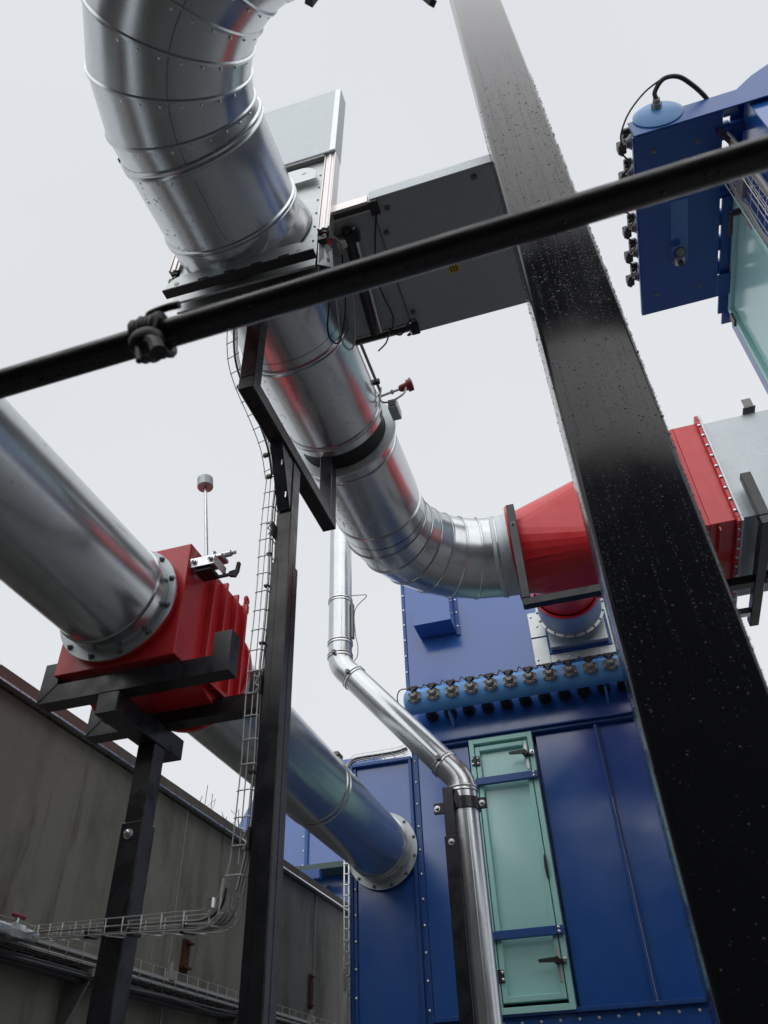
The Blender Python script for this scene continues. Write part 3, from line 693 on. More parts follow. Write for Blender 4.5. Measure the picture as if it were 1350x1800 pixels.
# actuator, fittings and tubes near the gate
act = thing('pneumatic_actuator', 'dark valve actuator with looped hoses between the two gates', 'actuator', (-0.68, 2.0, 4.95))
bm = nb(); cyl(bm, (-0.64, 1.84, 4.99), (-0.69, 2.45, 4.97), 0.022, 12); obj('cylinder', bm, 'plastic', act)
bm = nb(); cyl(bm, (-0.605, 1.84, 4.995), (-0.655, 2.45, 4.975), 0.010, 8); obj('tie_rod', bm, 'zinc', act)
bm = nb(); box(bm, -0.66, -0.585, 1.855, 1.905, 4.96, 5.0, 0.006); obj('solenoid', bm, 'plastic', act)
bm = nb(); box(bm, -0.70, -0.655, 1.87, 1.91, 4.95, 4.99, 0.004); obj('white_block', bm, 'white', act)
bm = nb(); cyl(bm, (-0.745, 1.80, 4.77), (-0.745, 1.80, 4.70), 0.03, 12); box(bm, -0.78, -0.70, 1.78, 1.86, 4.66, 4.70, 0.006); obj('mounting_block', bm, 'plastic', act)
for k in range(3):
    pts = [V((-0.735 + 0.012 * k + 0.028 * math.cos(a), 1.86 + 0.012 * k + 0.055 * math.sin(a), 4.965 - 0.008 * k)) for a in [i * math.pi / 10 for i in range(21)]]
    bm = nb(); tube(bm, pts, 0.0045, 5); obj('hose_coil', bm, 'cablegrey', act)
for (pts, m) in (([(-0.70, 1.95, 4.98), (-0.74, 2.12, 4.80), (-0.80, 2.20, 4.64), (-0.84, 2.15, 4.66), (-0.80, 2.05, 4.80)], 'cable'),
                 ([(-0.68, 2.0, 4.95), (-0.72, 2.2, 4.78), (-0.755, 2.27, 4.66), (-0.79, 2.2, 4.66), (-0.76, 2.0, 4.85)], 'cablegrey'),
                 ([(-0.47, 1.79, 4.99), (-0.53, 1.95, 4.95), (-0.57, 2.15, 4.93), (-0.56, 2.35, 4.95), (-0.60, 2.48, 4.99)], 'cable'),
                 ([(-0.60, 2.44, 4.96), (-0.55, 2.47, 4.93), (-0.47, 2.40, 4.94), (-0.45, 2.46, 4.96), (-0.52, 2.50, 4.95), (-0.47, 2.52, 4.985)], 'cable'),
                 ([(-0.60, 2.44, 4.97), (-0.64, 2.50, 4.94), (-0.70, 2.55, 4.95)], 'cable')):
    bm = nb(); tube(bm, smooth_path(pts, 6), 0.0045, 5); obj('hose', bm, m, act)

# ------------------------------------------------------------------ steel stand carrying the big duct
st2 = thing('duct_support_stand', 'tall black steel stand with sloping brace under the big duct', 'support stand', (-1.167, 2.53, 0))
BX0, BX1, BZ = -1.200, -1.124, 4.20
bm = nb(); box(bm, -1.202, -1.133, 2.485, 2.57, 3.50, BZ - 0.002, 0.004); obj('inner_column', bm, 'black', st2)
bm = nb(); box(bm, -1.209, -1.125, 2.475, 2.578, 0.0, 3.60, 0.005); obj('column', bm, 'black', st2)
bm = nb(); box(bm, -1.31, -1.02, 2.38, 2.68, 0.004, 0.02, 0.002); obj('base_plate', bm, 'black', st2)
bm = nb(); box(bm, BX0, BX1, 1.986, 3.062, BZ, BZ + 0.08, 0.004); obj('beam', bm, 'black', st2)
bm = nb(); box(bm, BX0 + 0.001, BX1 - 0.001, 1.987, 2.062, BZ + 0.081, 4.74, 0.004); obj('upright', bm, 'black', st2)
bm = nb(); box(bm, BX0 + 0.001, BX1 - 0.001, 2.985, 3.061, BZ + 0.081, 4.76, 0.004); obj('upright', bm, 'black', st2)
bm = nb(); prism(bm, [(-1.1985, 2.34, BZ - 0.001), (-1.1985, 2.4745, 3.885), (-1.1985, 2.4745, BZ - 0.001)], (0.062, 0, 0)); obj('knee_brace', bm, 'black', st2)
for (xx, z0, z1) in ((-1.178, 0.3, 3.595),):
    bm = nb(); box(bm, xx - 0.0012, xx + 0.0012, 2.4735, 2.4745, z0, z1); obj('weld_seam', bm, 'black', st2)
bm = nb(); box(bm, -1.1245, -1.1235, 2.52, 2.524, 0.3, 3.595); obj('weld_seam', bm, 'black', st2)
for z in (3.95, 4.10):
    bm = nb(); box(bm, -1.15, -1.144, 2.44 - (z - 3.95) * 0.42, 2.4745, z - 0.018, z + 0.018); obj('slot', bm, 'bolt', st2)

# ------------------------------------------------------------------ lower duct with red damper
QX, QZ, QR = -2.093, 3.69, 0.268
ld = thing('lower_duct', 'galvanised duct running from the left into the blue filter wing', 'duct', (QX, 4, QZ))
def qsec(y0, y1, r, name='duct_section', m='galv', r1=None):
    bm = nb(); lathe(bm, (QX, y0, QZ), (0, 1, 0), [(0, r), (y1 - y0, r1 or r)], 56, False, False); return obj(name, bm, m, ld)
qsec(-1.94, 0.6, QR - 0.016); qsec(0.605, 2.56, QR - 0.016, r1=QR - 0.002); qsec(2.562, 2.655, QR + 0.001)
bm = nb(); lathe(bm, (QX, 2.545, QZ), (0, 1, 0), [(0, QR - 0.002), (0.008, QR + 0.006), (0.016, QR - 0.002)], 56, False, False); obj('swage', bm, 'galv', ld)
bm = nb(); annulus(bm, (QX - 0.008, 2.645, QZ), (0, 1, 0), QR - 0.004, QR + 0.044, 0.014, 64); obj('near_flange', bm, 'flange', ld)
for i in range(12):
    a = R(15 + 30 * i); place('bolt', HEX, ld, (QX - 0.008 + (QR + 0.026) * math.cos(a), 2.645, QZ + (QR + 0.026) * math.sin(a)), TO_MY)
qsec(3.50, 5.30, QR); qsec(5.305, 6.86, QR + 0.001); qsec(6.862, 6.985, QR + 0.004)
for y in (5.27, 5.34):
    bm = nb(); lathe(bm, (QX, y - 0.012, QZ), (0, 1, 0), [(0, QR), (0.006, QR + 0.008), (0.018, QR + 0.008), (0.024, QR)], 56, False, False); obj('joint_band', bm, 'galv', ld)
bm = nb(); box(bm, QX + 0.16, QX + 0.2, 5.25, 5.36, QZ + 0.20, QZ + 0.23, 0.003); obj('band_clip', bm, 'valvemetal', ld)
for y in (6.80, 6.86):
    bm = nb(); lathe(bm, (QX, y - 0.01, QZ), (0, 1, 0), [(0, QR + 0.002), (0.005, QR + 0.010), (0.015, QR + 0.010), (0.02, QR + 0.002)], 56, False, False); obj('joint_band', bm, 'galv', ld)
bm = nb(); annulus(bm, (QX, 6.985, QZ), (0, 1, 0), QR, QR + 0.065, 0.008, 64); obj('wall_flange', bm, 'flange', ld)
for i in range(12):
    a = R(15 + 30 * i); place('bolt', HEX, ld, (QX + (QR + 0.045) * math.cos(a), 6.985, QZ + (QR + 0.045) * math.sin(a)), TO_MY)
pipe_drops(ld, (QX, 0, QZ), (0, 1, 0), QR - 0.006, 1.0, 2.5, R(-75), R(60), 160, 0.0015, 0.003)
pipe_drops(ld, (QX, 0, QZ), (0, 1, 0), QR - 0.004, 1.9, 2.5, R(235), R(290), 60, 0.0018, 0.0035)

# red damper
dm = thing('backflow_damper', 'red ribbed backflow damper box with counterweight lever, on its frame', 'damper', (QX, 3.0, 3.38))
HX0, HX1, HY0, HY1, HZ0, HZ1 = -2.412, -1.775, 2.70, 3.33, 3.376, 4.012
bm = nb(); box(bm, HX0, HX1, HY0, 2.86, HZ0, HZ1, 0.004); obj('housing', bm, 'red', dm)
bm = nb(); prism(bm, [(HX0 + 0.02, 2.861, HZ0 + 0.01), (HX0 + 0.02, 3.12, HZ0 - 0.06), (HX0 + 0.02, HY1, HZ0 + 0.005), (HX0 + 0.02, HY1, HZ1 - 0.005), (HX0 + 0.02, 2.861, HZ1 - 0.003)], (HX1 - HX0 - 0.03, 0, 0)); obj('rear_housing', bm, 'red', dm)
for (y, z0, z1) in ((2.95, HZ0 + 0.02, HZ1 - 0.03), (3.08, HZ0 + 0.0, HZ1 - 0.01), (3.21, HZ0 + 0.0, HZ1 - 0.005), (3.325, HZ0 + 0.01, HZ1 + 0.0)):
    bm = nb(); box(bm, HX1 - 0.02, HX1 + 0.026, y - 0.012, y + 0.004, z0, z1, 0.002); obj('rib', bm, 'red', dm)
    bm = nb(); box(bm, HX0 - 0.03, HX0 + 0.03, y - 0.012, y + 0.004, z0, z1, 0.002); obj('rib', bm, 'red', dm)
bm = nb(); prism(bm, [(HX1 - 0.01, 2.861, HZ0 + 0.02), (HX1 + 0.03, 2.93, HZ0 - 0.01), (HX1 + 0.03, 3.31, HZ0 - 0.01), (HX1 - 0.01, 3.33, HZ0 + 0.02)], (0, 0, 0.02)); obj('side_skirt', bm, 'red', dm)
bm = nb(); lathe(bm, (QX, HY1, QZ), (0, 1, 0), [(0, QR + 0.03), (0.12, QR + 0.03), (0.12, QR + 0.055), (0.145, QR + 0.055), (0.145, QR)], 48, False, False); obj('rear_collar', bm, 'red', dm)
bm = nb(); annulus(bm, (QX, 3.477, QZ), (0, 1, 0), QR, QR + 0.05, 0.012, 48); obj('rear_flange', bm, 'flange', dm)
bm = nb(); lathe(bm, (QX, 2.66, QZ), (0, 1, 0), [(0, QR + 0.02), (0.041, QR + 0.02)], 48, False, False); obj('front_collar', bm, 'red', dm)
bm = nb(); annulus(bm, (HX1 - 0.0, 3.34, HZ1 + 0.045), (1, 0, 0), 0.012, 0.028, 0.01, 16); box(bm, HX1, HX1 + 0.01, 3.31, 3.37, HZ1 - 0.03, HZ1 + 0.022, 0.002); obj('lifting_lug', bm, 'red', dm)
# lever bracket, shaft, rod, weight
bm = nb()
LX = -1.70
box(bm, HX1 + 0.0, HX1 + 0.13, 2.72, 2.724, 3.87, 3.925); box(bm, HX1 + 0.0, HX1 + 0.13, 2.7245, 2.78, 3.870, 3.874); box(bm, HX1 + 0.126, HX1 + 0.13, 2.7245, 2.85, 3.8745, 3.925); box(bm, HX1, HX1 + 0.004, 2.7245, 2.85, 3.8745, 3.925)
obj('lever_bracket', bm, 'zinc', dm)
bm = nb(); box(bm, HX1 + 0.02, HX1 + 0.11, 2.735, 2.83, 3.85, 3.869, 0.002); obj('bracket_pad', bm, 'rubber', dm)
for x in (HX1 + 0.018, HX1 + 0.11): place('bolt', HEXZ, dm, (x, 2.72, 3.90), TO_MY)
bm = nb(); cyl(bm, (HX1 - 0.01, 2.83, 4.00), (HX1 + 0.16, 2.83, 4.00), 0.017, 14); cyl(bm, (HX1 + 0.16, 2.83, 4.0), (HX1 + 0.185, 2.83, 4.0), 0.010, 8); obj('shaft', bm, 'zinc', dm)
bm = nb(); cyl(bm, (HX1 + 0.06, 2.83, 4.0), (HX1 + 0.07, 2.83, 4.0), 0.03, 16); box(bm, HX1 + 0.08, HX1 + 0.13, 2.79, 2.87, 3.965, 3.985, 0.004); obj('clamp', bm, 'zinc', dm)
bm = nb(); cyl(bm, (HX1 + 0.045, 2.80, 3.92), (HX1 - 0.036, 2.80, 4.49), 0.0095, 10); obj('lever_rod', bm, 'zinc', dm)
bm = nb(); lathe(bm, (HX1 - 0.036, 2.80, 4.485), (-0.13, 0, 1), [(0, 0.04), (0.004, 0.044), (0.066, 0.044), (0.07, 0.04)], 24); obj('counterweight', bm, 'sheet', dm)
bm = nb(); prism(bm, [(HX1 + 0.13, 2.88, 3.90), (HX1 + 0.165, 2.88, 3.89), (HX1 + 0.18, 2.88, 3.92), (HX1 + 0.185, 2.88, 3.975), (HX1 + 0.17, 2.88, 3.975), (HX1 + 0.165, 2.88, 3.93), (HX1 + 0.13, 2.88, 3.925)], (0, 0.02, 0)); box(bm, HX1 - 0.012, HX1 + 0.135, 2.883, 2.897, 3.903, 3.92, 0.002); obj('stop_hook', bm, 'plastic', dm)
place('bolt', DOME, dm, (HX1 + 0.04, 2.92, 3.93), TO_PX)

# damper stand
ds = thing('damper_stand', 'black single column stand with two cradle beams under the red damper', 'support stand', (-2.1, 3.13, 0))
CX0, CX1 = -2.487, -1.502
for (y0, ztop) in ((2.722, 3.46), (3.115, 3.46)):
    y1 = y0 + 0.088; z0, z1 = 3.254, 3.342; wl = 0.088
    bm = nb(); prism(bm, [(CX0, y0, z0), (CX1, y0, z0), (CX1 - wl, y0, z1), (CX0 + wl, y0, z1)], (0, y1 - y0, 0)); obj('cradle_beam', bm, 'black', ds)
    bm = nb(); prism(bm, [(CX0 - 0.0, y0, z0 + 0.002), (CX0 + wl, y0, z1 + 0.002), (CX0 + wl, y0, ztop), (CX0, y0, ztop)], (0, y1 - y0, 0)); obj('cradle_arm', bm, 'black', ds)
    bm = nb(); prism(bm, [(CX1, y0, z0 + 0.002), (CX1, y0, ztop), (CX1 - wl, y0, ztop), (CX1 - wl, y0, z1 + 0.002)], (0, y1 - y0, 0)); obj('cradle_arm', bm, 'black', ds)
for y0 in (2.722, 3.115):
    for (xa_, xb_) in ((CX0, CX0 + 0.088), (CX1, CX1 - 0.088)):
        bm = nb(); tube(bm, [(xa_, y0 - 0.0005, 3.254), (xb_, y0 - 0.0005, 3.342)], 0.0028, 5); obj('weld_seam', bm, 'plastic', ds)
bm = nb(); tube(bm, [(-2.152, 2.724, 3.2535), (-2.043, 2.724, 3.2535)], 0.004, 5); obj('weld_seam', bm, 'plastic', ds)
bm = nb(); box(bm, -2.152, -2.043, 2.721, 3.33, 3.148, 3.253, 0.004); obj('cross_beam', bm, 'black', ds)
bm = nb(); box(bm, -2.145, -2.050, 3.085, 3.18, 2.5, 3.147, 0.004); obj('inner_column', bm, 'black', ds)
bm = nb(); box(bm, -2.153, -2.043, 3.077, 3.188, 0.0, 2.78, 0.005); obj('column', bm, 'black', ds)
bm = nb(); box(bm, -2.26, -1.94, 2.97, 3.29, 0.004, 0.02, 0.002); obj('base_plate', bm, 'black', ds)
place('bolt', shared_mesh('bolt_large', hexbolt_fn(0.016, 0.018), 'bolt'), ds, (-2.105, 3.077, 2.725), TO_MY)

# ------------------------------------------------------------------ downpipe with two bends
dp = thing('clamped_downpipe', 'slim galvanised downpipe with two bends in front of the blue house', 'pipe', (-0.95, 5.15, 0))
DR, DY = 0.096, 5.15
xa, xb = -1.845, -0.955
def dsec(p0, p1, r=DR, name='pipe_section'):
    bm = nb(); cyl(bm, p0, p1, r, 36, caps=False); return obj(name, bm, 'galv', dp)
def dband(p, d, r=DR):
    d = V(d).normalized(); bm = nb(); lathe(bm, V(p) - d * 0.022, d, [(0, r), (0.006, r + 0.008), (0.014, r + 0.008), (0.02, r + 0.002), (0.03, r + 0.008), (0.038, r + 0.008), (0.044, r)], 36, False, False); return obj('clamp_band', bm, 'zinc', dp)
sl = V((xb - xa, 0, -1.0)).normalized()
zA, zB = 4.56, 3.545
def bend(p0, d0, p1, d1, name='bend', k=14, r=DR):
    p0, d0, p1, d1 = V(p0), V(d0), V(p1), V(d1); L = (p1 - p0).length * 0.38; pts = []
    for i in range(k + 1):
        t = i / k; a, b, c, e = p0, p0 + d0 * L, p1 - d1 * L, p1
        pts.append(a * (1 - t) ** 3 + b * 3 * t * (1 - t) ** 2 + c * 3 * t * t * (1 - t) + e * t ** 3)
    bm = nb(); tube(bm, pts, r, 36, False); return obj(name, bm, 'galv', dp)
D = V((0, 0, -1))
pA0 = V((xa, DY, zA + 0.08)); pA1 = V((xa + 0.115, DY, zA - 0.115))
S_end = V((xb - 0.115, DY, zB + 0.115)); sl = (S_end - pA1).normalized()
pB1 = V((xb, DY, zB - 0.09))
dsec((xa, DY, 6.15), (xa, DY, 5.16)); dsec((xa, DY, 5.158), (xa, DY, 4.76), DR + 0.001); dsec((xa, DY, 4.758), pA0)
bend(pA0, D, pA1, sl); dsec(pA1, S_end); bend(S_end, sl, pB1, D); dsec(pB1, (xb, DY, 3.30)); dsec((xb, DY, 3.298), (xb, DY, 0.3), DR + 0.001)
for p, d in (((xa, DY, 5.17), D), ((xa, DY, 4.77), D), (pA0 + V((0, 0, 0.01)), D), (pA1, sl), (S_end, sl), (pB1, D)): dband(p, d)
for p in (pA0, pA1, S_end):
    bm = nb(); box(bm, p.x - 0.03, p.x + 0.0, DY - DR - 0.03, DY - DR + 0.002, p.z - 0.012, p.z + 0.02, 0.003); obj('clamp_screw', bm, 'valvemetal', dp)
# long seam
bm = nb(); q0 = pA1 + V((-0.02, -0.094, 0)); q1 = S_end + V((-0.02, -0.094, 0)); tube(bm, [q0, q1], 0.004, 5); obj('lock_seam', bm, 'galv', dp)
bm = nb(); tube(bm, [(xb + 0.03, DY - 0.0925, 3.28), (xb + 0.03, DY - 0.0925, 0.3)], 0.004, 5); obj('lock_seam', bm, 'galv', dp)
bm = nb(); box(bm, xa + DR + 0.004, xa + DR + 0.022, DY - 0.02, DY + 0.02, 4.80, 5.13, 0.002); obj('side_strip', bm, 'valvemetal', dp)
bm = nb(); tube(bm, smooth_path([(xa + 0.05, DY - 0.08, 5.17), (xa + 0.2, DY - 0.05, 5.17), (xa + 0.24, DY - 0.03, 5.16), (xa + 0.13, DY, 5.07), (xa + 0.13, DY, 4.85), (xa + 0.15, DY, 4.72), (xa + 0.14, DY, 4.62), (xa + 0.09, DY - 0.02, 4.56)], 6), 0.004, 5); obj('earth_wire', bm, 'cablegrey', dp)
# stand for the downpipe
pd = thing('downpipe_stand', 'slim black post clamped to the galvanised downpipe', 'post', (-1.07, 5.05, 0))
PY = 5.03
bm = nb(); box(bm, -1.074, -1.004, PY + 0.005, PY + 0.075, 2.9, 3.455, 0.003); obj('inner_post', bm, 'black', pd)
bm = nb(); box(bm, -1.083, -0.995, PY - 0.004, PY + 0.084, 0.0, 3.14, 0.004); obj('post', bm, 'black', pd)
bm = nb(); lathe(bm, (xb, DY, 3.315), (0, 0, 1), [(0, DR + 0.004), (0, DR + 0.012), (0.075, DR + 0.012), (0.075, DR + 0.004)], 36, False, False); obj('pipe_clamp', bm, 'black', pd)
for x in (xb - DR - 0.075, xb + DR + 0.022):
    bm = nb(); box(bm, x - 0.036, x + 0.036, DY - 0.022, DY - 0.008, 3.315, 3.39, 0.004); obj('clamp_ear', bm, 'black', pd)
    place('bolt', HEXZ, pd, (x + (0.005 if x > xb else -0.012), DY - 0.022, 3.352), TO_MY)
place('bolt', HEXZ, pd, (-1.039, PY - 0.004, 3.10), TO_MY)
bm = nb(); prism(bm, [(-1.004, PY + 0.01, 3.37), (-0.985, PY + 0.01, 3.44), (-0.96, PY + 0.01, 3.37), (-0.985, PY + 0.01, 3.315)], (0, 0.05, 0)); obj('clamp_gusset', bm, 'black', pd)

# ------------------------------------------------------------------ red transition, fan duct, frames on the right
tr = thing('red_transition', 'red round to square transition between elbow and fan duct', 'duct', (0.4, 4.68, PZ))
x0, x1 = EX + 0.036, 0.95
RY0, RY1, RZ0, RZ1 = 4.19, 5.16, 4.535, 5.40
n = 32; cyc, czc = YC + RC, PZ
ringA = []; ringB = []
bm = nb()
A0 = [V((x0, cyc + (PR + 0.012) * math.cos(2 * math.pi * i / n), czc + (PR + 0.012) * math.sin(2 * math.pi * i / n))) for i in range(n)]
A1 = [p + V((0.06, 0, 0)) for p in A0]
cor = [V((x1, RY1, RZ1)), V((x1, RY0, RZ1)), V((x1, RY0, RZ0)), V((x1, RY1, RZ0))]
va0 = [bm.verts.new(p) for p in A0]; va = [bm.verts.new(p) for p in A1]; vc = [bm.verts.new(p) for p in cor]
for i in range(n): bm.faces.new((va0[i], va0[(i + 1) % n], va[(i + 1) % n], va[i]))
# quarter fans: corner k owns arc from k*8 to (k+1)*8
q = n // 4
for k in range(4):
    for i in range(q):
        a = va[(k * q + i) % n]; b = va[(k * q + i + 1) % n]; bm.faces.new((a, b, vc[k]))
    bm.faces.new((va[((k + 1) * q) % n], vc[(k + 1) % 4], vc[k]))
obj('cone', bm, 'red', tr, sharp=3)
bm = nb(); annulus(bm, (x0 - 0.001, cyc, czc), (1, 0, 0), PR + 0.002, PR + 0.06, 0.012, 48); obj('round_flange', bm, 'red', tr)
bm = nb(); box(bm, x1 + 0.001, 1.125, RY0, RY1, RZ0, RZ1, 0.004); obj('square_box', bm, 'red', tr)
for (ya, yb, za, zb) in ((RY0 - 0.03, RY1 + 0.03, RZ1 + 0.001, RZ1 + 0.04), (RY0 - 0.03, RY1 + 0.03, RZ0 - 0.035, RZ0 - 0.001), (RY0 - 0.03, RY0 - 0.001, RZ0, RZ1), (RY1 + 0.001, RY1 + 0.03, RZ0, RZ1)):
    bm = nb(); box(bm, 1.105, 1.126, ya, yb, za, zb, 0.002); obj('square_flange', bm, 'red', tr)
bm = nb(); box(bm, 1.0, 1.008, RY0 + 0.02, RY0 + 0.3, RZ0 - 0.04, RZ0 - 0.001); obj('stiffener', bm, 'red', tr)
bm = nb(); box(bm, 1.0, 1.008, RY0 + 0.1, RY1, RZ1 + 0.001, RZ1 + 0.05); obj('stiffener', bm, 'red', tr)
bm = nb(); tube(bm, [A1[20] + V((0.01, -0.004, -0.004)), cor[2] * 0.999 + V((0, 0.02, 0.02))], 0.004, 5); obj('weld_seam', bm, 'red', tr)
for i in range(9): place('bolt', DOME, tr, (1.115, RY0 - 0.03, RZ0 + 0.05 + i * 0.095), TO_MY)
for i in range(9): place('bolt', DOME, tr, (1.115, RY0 + 0.05 + i * 0.105, RZ0 - 0.035), TO_MZ)

fd = thing('fan_duct_box', 'pale galvanised square duct to the right of the red box', 'duct', (1.7, 4.68, 4.97))
bm = nb(); box(bm, 1.145, 1.62, RY0 + 0.01, RY1 - 0.02, RZ0 + 0.01, RZ1 - 0.01, 0.004); obj('casing', bm, 'sheet', fd)
for (ya, yb, za, zb) in ((RY0 - 0.03, RY1 + 0.03, RZ1 - 0.008, RZ1 + 0.04), (RY0 - 0.03, RY1 + 0.03, RZ0 - 0.035, RZ0 + 0.008), (RY0 - 0.03, RY0 + 0.008, RZ0 + 0.009, RZ1 - 0.009), (RY1 - 0.018, RY1 + 0.03, RZ0 + 0.009, RZ1 - 0.009)):
    bm = nb(); box(bm, 1.128, 1.144, ya, yb, za, zb, 0.002); obj('duct_flange', bm, 'flange', fd)
bm = nb(); box(bm, 1.42, 1.50, RY0 - 0.04, RY0 + 0.03, RZ1 + 0.002, RZ1 + 0.008); box(bm, 1.43, 1.49, RY0 - 0.04, RY0 - 0.034, RZ1 + 0.0085, RZ1 + 0.085, 0.002); obj('lifting_tab', bm, 'valvemetal', fd)

fr = thing('support_cradle', 'black steel frame wrapped under the fan duct at right', 'support frame', (1.22, 4.6, 4.3))
bm = nb(); box(bm, 1.205, 1.268, 4.075, 4.135, 4.455, 4.80, 0.004); obj('front_upright', bm, 'black', fr)
bm = nb(); box(bm, 1.205, 1.268, 4.075, 5.32, 4.39, 4.453, 0.004); obj('side_beam', bm, 'black', fr)
bm = nb(); box(bm, 0.85, 1.203, 4.72, 4.79, 4.392, 4.452, 0.004); obj('cross_tie', bm, 'black', fr)
bm = nb(); box(bm, 1.12, 1.203, 5.12, 5.17, 4.39, 4.44, 0.004); obj('rear_lug', bm, 'zinc', fr)
bm = nb(); box(bm, 1.27, 1.62, 4.70, 4.77, 4.392, 4.452, 0.004); obj('cross_tie', bm, 'black', fr)
f2 = thing('elbow_frame', 'black U shaped steel frame under the red transition', 'support frame', (-0.3, 4.33, 4.3))
bm = nb(); box(bm, -0.285, -0.228, 4.295, 4.345, 4.335, 5.13, 0.003); obj('upright', bm, 'black', f2)
bm = nb(); box(bm, -0.285, 0.95, 4.295, 4.355, 4.276, 4.333, 0.004); obj('bottom_beam', bm, 'black', f2)
bm = nb(); box(bm, 0.6, 0.66, 4.357, 6.9, 4.28, 4.33, 0.004); obj('tie_beam', bm, 'black', f2)
place('bolt', HEX, f2, (-0.256, 4.295, 4.95), TO_MY)

# ------------------------------------------------------------------ second filter house, top right
h2 = thing('second_filter_house', 'second blue filter unit with teal door overhead at the right edge', 'filter house', (2.4, 3.3, 1.6))
def b2(name, x0, x1, y0, y1, z0, z1, m='bluedark', bev=0.003, par=None):
    bm = nb(); box(bm, x0, x1, y0, y1, z0, z1, bev); return obj(name, bm, m, par or h2)
FX = 1.63
b2('side_panel', FX + 0.03, 3.4, 2.54, 4.3, 3.6, 6.40, 'blue')
for lx in (1.85, 3.2):
    for ly in (2.5, 4.15): b2('leg', lx - 0.08, lx + 0.08, ly - 0.08, ly + 0.08, 0.415, 3.598)
b2('underside', 1.60, 3.4, 2.53, 4.3, 6.452, 6.47, 'blue')
b2('ledge', FX - 0.10, FX + 0.03, 3.12, 4.08, 6.325, 6.345)
b2('frame_post', FX - 0.03, FX + 0.028, 3.02, 3.07, 3.7, 6.32)
b2('frame_post', FX - 0.015, FX + 0.028, 3.075, 3.10, 3.7, 6.32)
b2('frame_post', FX - 0.02, FX + 0.028, 4.07, 4.10, 3.7, 6.31)
bm = nb()
for (ya, yb, za, zb) in ((3.12, 3.165, 4.2, 6.32), (4.01, 4.055, 4.2, 6.32), (3.165, 4.01, 6.275, 6.32), (3.165, 4.01, 4.2, 4.245)): box(bm, FX - 0.035, FX + 0.02, ya, yb, za, zb, 0.003)
d2 = obj('inspection_door', bm, 'tealf', h2)
b2('door_leaf', FX - 0.005, FX + 0.015, 3.168, 4.007, 4.248, 6.272, 'teal', 0, d2)
b2('hinge', FX - 0.05, FX - 0.036, 4.0, 4.06, 6.12, 6.22, 'plastic', 0.004, d2)
b2('latch_plate', FX - 0.042, FX - 0.036, 3.13, 3.155, 5.95, 6.15, 'plate_steel', 0.002, d2)
bm = nb(); cyl(bm, (FX - 0.036, 3.14, 6.16), (FX - 0.09, 3.14, 6.16), 0.022, 12); box(bm, FX - 0.11, FX - 0.085, 3.13, 3.3, 6.145, 6.175, 0.005); obj('lever_handle', bm, 'plastic', d2)
# channel guard under the tank, end plate, top hood
b2('guard_plate', 0.985, 1.505, 2.52, 3.885, 6.29, 6.30)
b2('guard_end', 0.985, 3.4, 2.508, 2.519, 6.29, 6.47, 'bluedark')
b2('guard_front', 0.975, 0.984, 2.52, 3.885, 6.29, 6.325)
b2('rear_bracket', 1.506, FX + 0.03, 3.70, 3.885, 6.29, 6.30)
bm = nb(); prism(bm, [(1.62, 2.62, 6.475), (3.0, 2.62, 6.475), (3.0, 2.62, 6.7), (2.7, 2.62, 6.95), (2.4, 2.62, 7.03), (2.15, 2.62, 6.99), (1.96, 2.62, 6.88), (1.83, 2.62, 6.80), (1.69, 2.62, 6.67)], (0, 0.5, 0)); obj('end_hood', bm, 'bluedark', h2)
for (x, y) in ((1.10, 2.64), (1.36, 2.66), (1.08, 3.72), (1.38, 3.74)): place('bolt', HEX, h2, (x, y, 6.29), TO_MZ)
bm = nb(); tube(bm, [(1.47, 2.62, 6.28), (1.62, 2.80, 6.22)], 0.016, 8); obj('brace_tube', bm, 'black', h2)
b2('triangle_bracket', 1.51, 1.60, 2.55, 2.57, 6.30, 6.44, 'bluedark', 0.002)
for k in range(3): b2('stiffener', 1.75 + 0.18 * k, 1.80 + 0.18 * k, 2.52, 2.75, 6.40, 6.449, 'bluedark', 0.002)
# tank
T2X, T2Z = 1.165, 6.452
t2 = thing('side_air_tank', 'light blue air tank seen end on with black hose at top right', 'air tank', (T2X, 3.1, T2Z))
bm = nb(); lathe(bm, (T2X, 2.47, T2Z), (0, 1, 0), [(0, 0.03), (0.008, 0.11), (0.03, 0.148), (1.4, 0.148), (1.42, 0.02)], 40); obj('tank', bm, 'tank_shaded', t2)
bm = nb(); cyl(bm, (T2X, 2.485, T2Z + 0.02), (T2X, 2.44, T2Z + 0.02), 0.032, 6); cyl(bm, (T2X, 2.45, T2Z + 0.02), (T2X, 2.415, T2Z + 0.02), 0.022, 12); obj('hose_fitting', bm, 'pipegrey', t2)
bm = nb(); tube(bm, smooth_path([(T2X, 2.42, T2Z + 0.02), (T2X, 2.385, T2Z + 0.05), (T2X + 0.06, 2.34, T2Z + 0.08), (T2X + 0.15, 2.36, T2Z + 0.09), (T2X + 0.23, 2.43, T2Z + 0.07), (T2X + 0.29, 2.50, T2Z + 0.03), (T2X + 0.31, 2.54, T2Z - 0.01)], 6), 0.014, 8); obj('hose', bm, 'rubber', t2)
